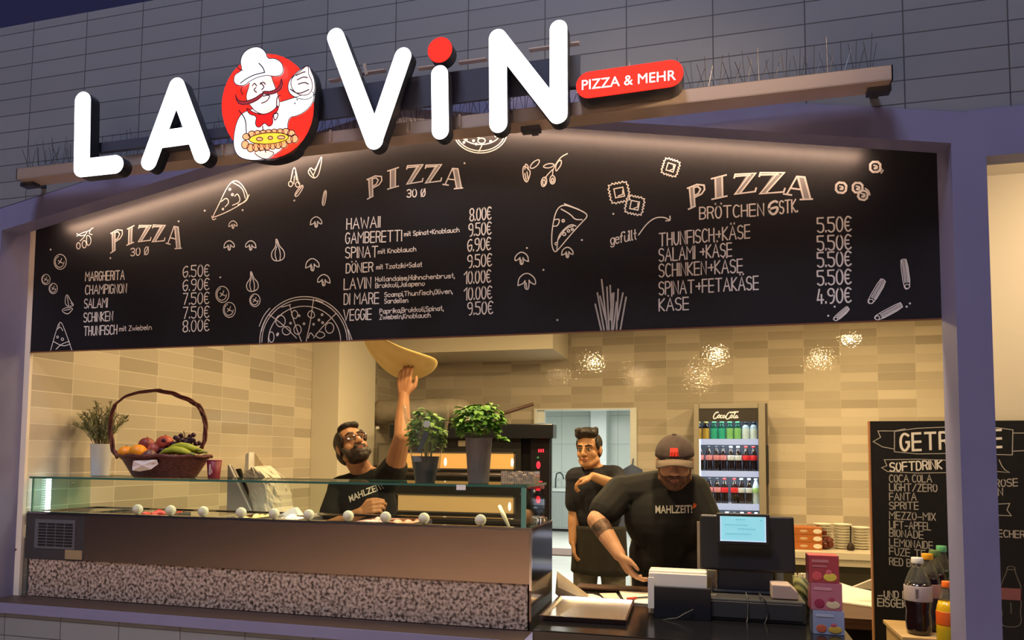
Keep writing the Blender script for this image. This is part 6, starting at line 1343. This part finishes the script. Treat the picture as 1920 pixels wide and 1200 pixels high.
# ---- person by the doorway
Y3 = 2.50
p3 = thing('person', 'dark-haired person in black polo and apron standing in front of the doorway', 'person', (2.24, 2.55, 0))
SK3 = skin_mat('olive_skin', (.40, .19, .085), (.50, .255, .125))
shR, shL = at(1086, 897, Y=Y3), at(1146, 893, Y=Y3); shR.x -= .02; shL.x += .02
nk = at(1112, 884, Y=Y3); ch = at(1118, 922, Y=Y3); be = at(1121, 962, Y=Y3+.02); pe = V((be.x+.01, Y3+.03, .93))
H3 = Head(at(1104, 843, Y=Y3-.06), (-.22, -.96, -.06), (-.04, -.06, 1), 1.02)
elR, wrR = at(1077, 962, Y=Y3), at(1074, 1016, Y=Y3-.06); elL, wrL = at(1166, 915, Y=Y3-.14), at(1112, 893, Y=Y3-.25)
body = MB(); torso(body, shR, shL, nk, ch, be, pe, 0, .98); legs(body, pe)
H3.skin(body); body.cap(nk+V((0, .02, -.02)), H3.P(0, .03, -.05), .060, .058)
for a, b, c_ in ((shR, elR, wrR), (shL, elL, wrL)): body.cap(a, b, .054, .042); body.cap(b, b.lerp(c_, .3), .043, .042); body.cap(b.lerp(c_, .3), c_, .042, .028)
hand(body, wrR, (.16, -.15, -1), (.8, .2, .1), -1, (.3, .35, .4, .45), .35)
hand(body, wrL, (-.85, -.1, -.25), (.1, .1, -1), 1, (.75, .7, .62, .55), .3)
blob('body', body, .0052, SK3, p3)
hd_ = MB(); H3.E(hd_, (0, .028, .042), (.083, .094, .080)); H3.E(hd_, (0, -.020, .112), (.078, .072, .040)); H3.E(hd_, (.025, -.045, .112), (.05, .045, .034)); H3.E(hd_, (-.035, -.045, .102), (.04, .04, .03)); H3.E(hd_, (0, .055, -.01), (.074, .06, .07))
for k in range(16): a = k*.7; H3.E(hd_, (.062*math.cos(a), -.02+.06*math.sin(a), .122+.012*math.sin(k*2.3)), (.020, .020, .018))
for x in (-1, 1): H3.E(hd_, (.070*x, -.002, .038), (.013, .036, .045))
blob('hair', hd_, .005, M_HAIR, p3, 2)
H3.face(p3, SK3, M_HAIR, (.36, .14, .11))
stb = MB(); H3.E(stb, (0, -.0345, -.086), (.043, .046, .029)); 
shb = MB(); torso(shb, shR, shL, nk+V((0, .01, -.026)), ch, be, pe+V((0, 0, .02)), .016, .98)
shb.cap(shR, shR.lerp(elR, .72), .074, .070); shb.cap(shL, shL.lerp(elL, .62), .072, .070)
s3 = blob('shirt', shb, .0065, M_SHIRTN, p3, 3)
cl_ = MB()
for x in (-1, 1): cl_.cap(nk+V((.062*x, .03, .012)), nk+V((.016*x, -.075, -.035)), .014, .016); cl_.cap(nk+V((.016*x, -.075, -.035)), nk+V((.040*x, -.085, -.06)), .014, .008)
cl_.cap(nk+V((-.06, .03, .012)), nk+V((.06, .03, .012)), .016, .016); blob('collar', cl_, .006, M_SHIRTN, s3, 2)
ap = MB(); vs = []; na, nz_ = 26, 12
for j in range(nz_+1):
    z = 1.045-(1.045-.735)*j/nz_
    for i in range(na+1): a = math.pi*(.92+1.16*i/na); f_ = 1+.10*j/nz_; vs.append(V((pe.x+.178*f_*math.cos(a), pe.y+.152*f_*math.sin(a)+.008*math.sin(i*1.9)*j/nz_, z-(.025*(i/na) if j == nz_ else 0))))
n = len(vs); vs += [V((pe.x, pe.y, p.z))+(p-V((pe.x, pe.y, p.z)))*.975 for p in vs]; w_ = na+1
fs = [(j*w_+i, j*w_+i+1, (j+1)*w_+i+1, (j+1)*w_+i) for j in range(nz_) for i in range(na)]; fs += [tuple(k+n for k in f[::-1]) for f in fs]
bd = [i for i in range(w_)]+[j*w_+na for j in range(1, nz_+1)]+[nz_*w_+i for i in range(na-1, -1, -1)]+[j*w_ for j in range(nz_-1, 0, -1)]
fs += [(bd[i], bd[i-1], bd[i-1]+n, bd[i]+n) for i in range(len(bd))]
ap.add(vs, fs); ap.build('apron', noise_mat('brown_black_apron', ((.3, (.011, .008, .006)), (.7, (.018, .014, .010))), 14, .8), p3, smooth=True)
tr_ = MB(); tr_.ell(pe+V((0, 0, -.02)), (.172, .125, .13)); legs(tr_, pe, g=.016, foot=False, ax=(.09, .02)); blob('trousers', tr_, .009, noise_mat('grey_trousers', ((.3, (.12, .105, .08)), (.7, (.17, .15, .115))), 18, .8), p3)
fp = MB()
for s in (-1, 1): fp.cap((pe.x+.09*s, pe.y+.06, .045), (pe.x+.11*s, pe.y-.15, .04), .046, .040)
fp.build('shoes', M_BLACK, p3, smooth=True)
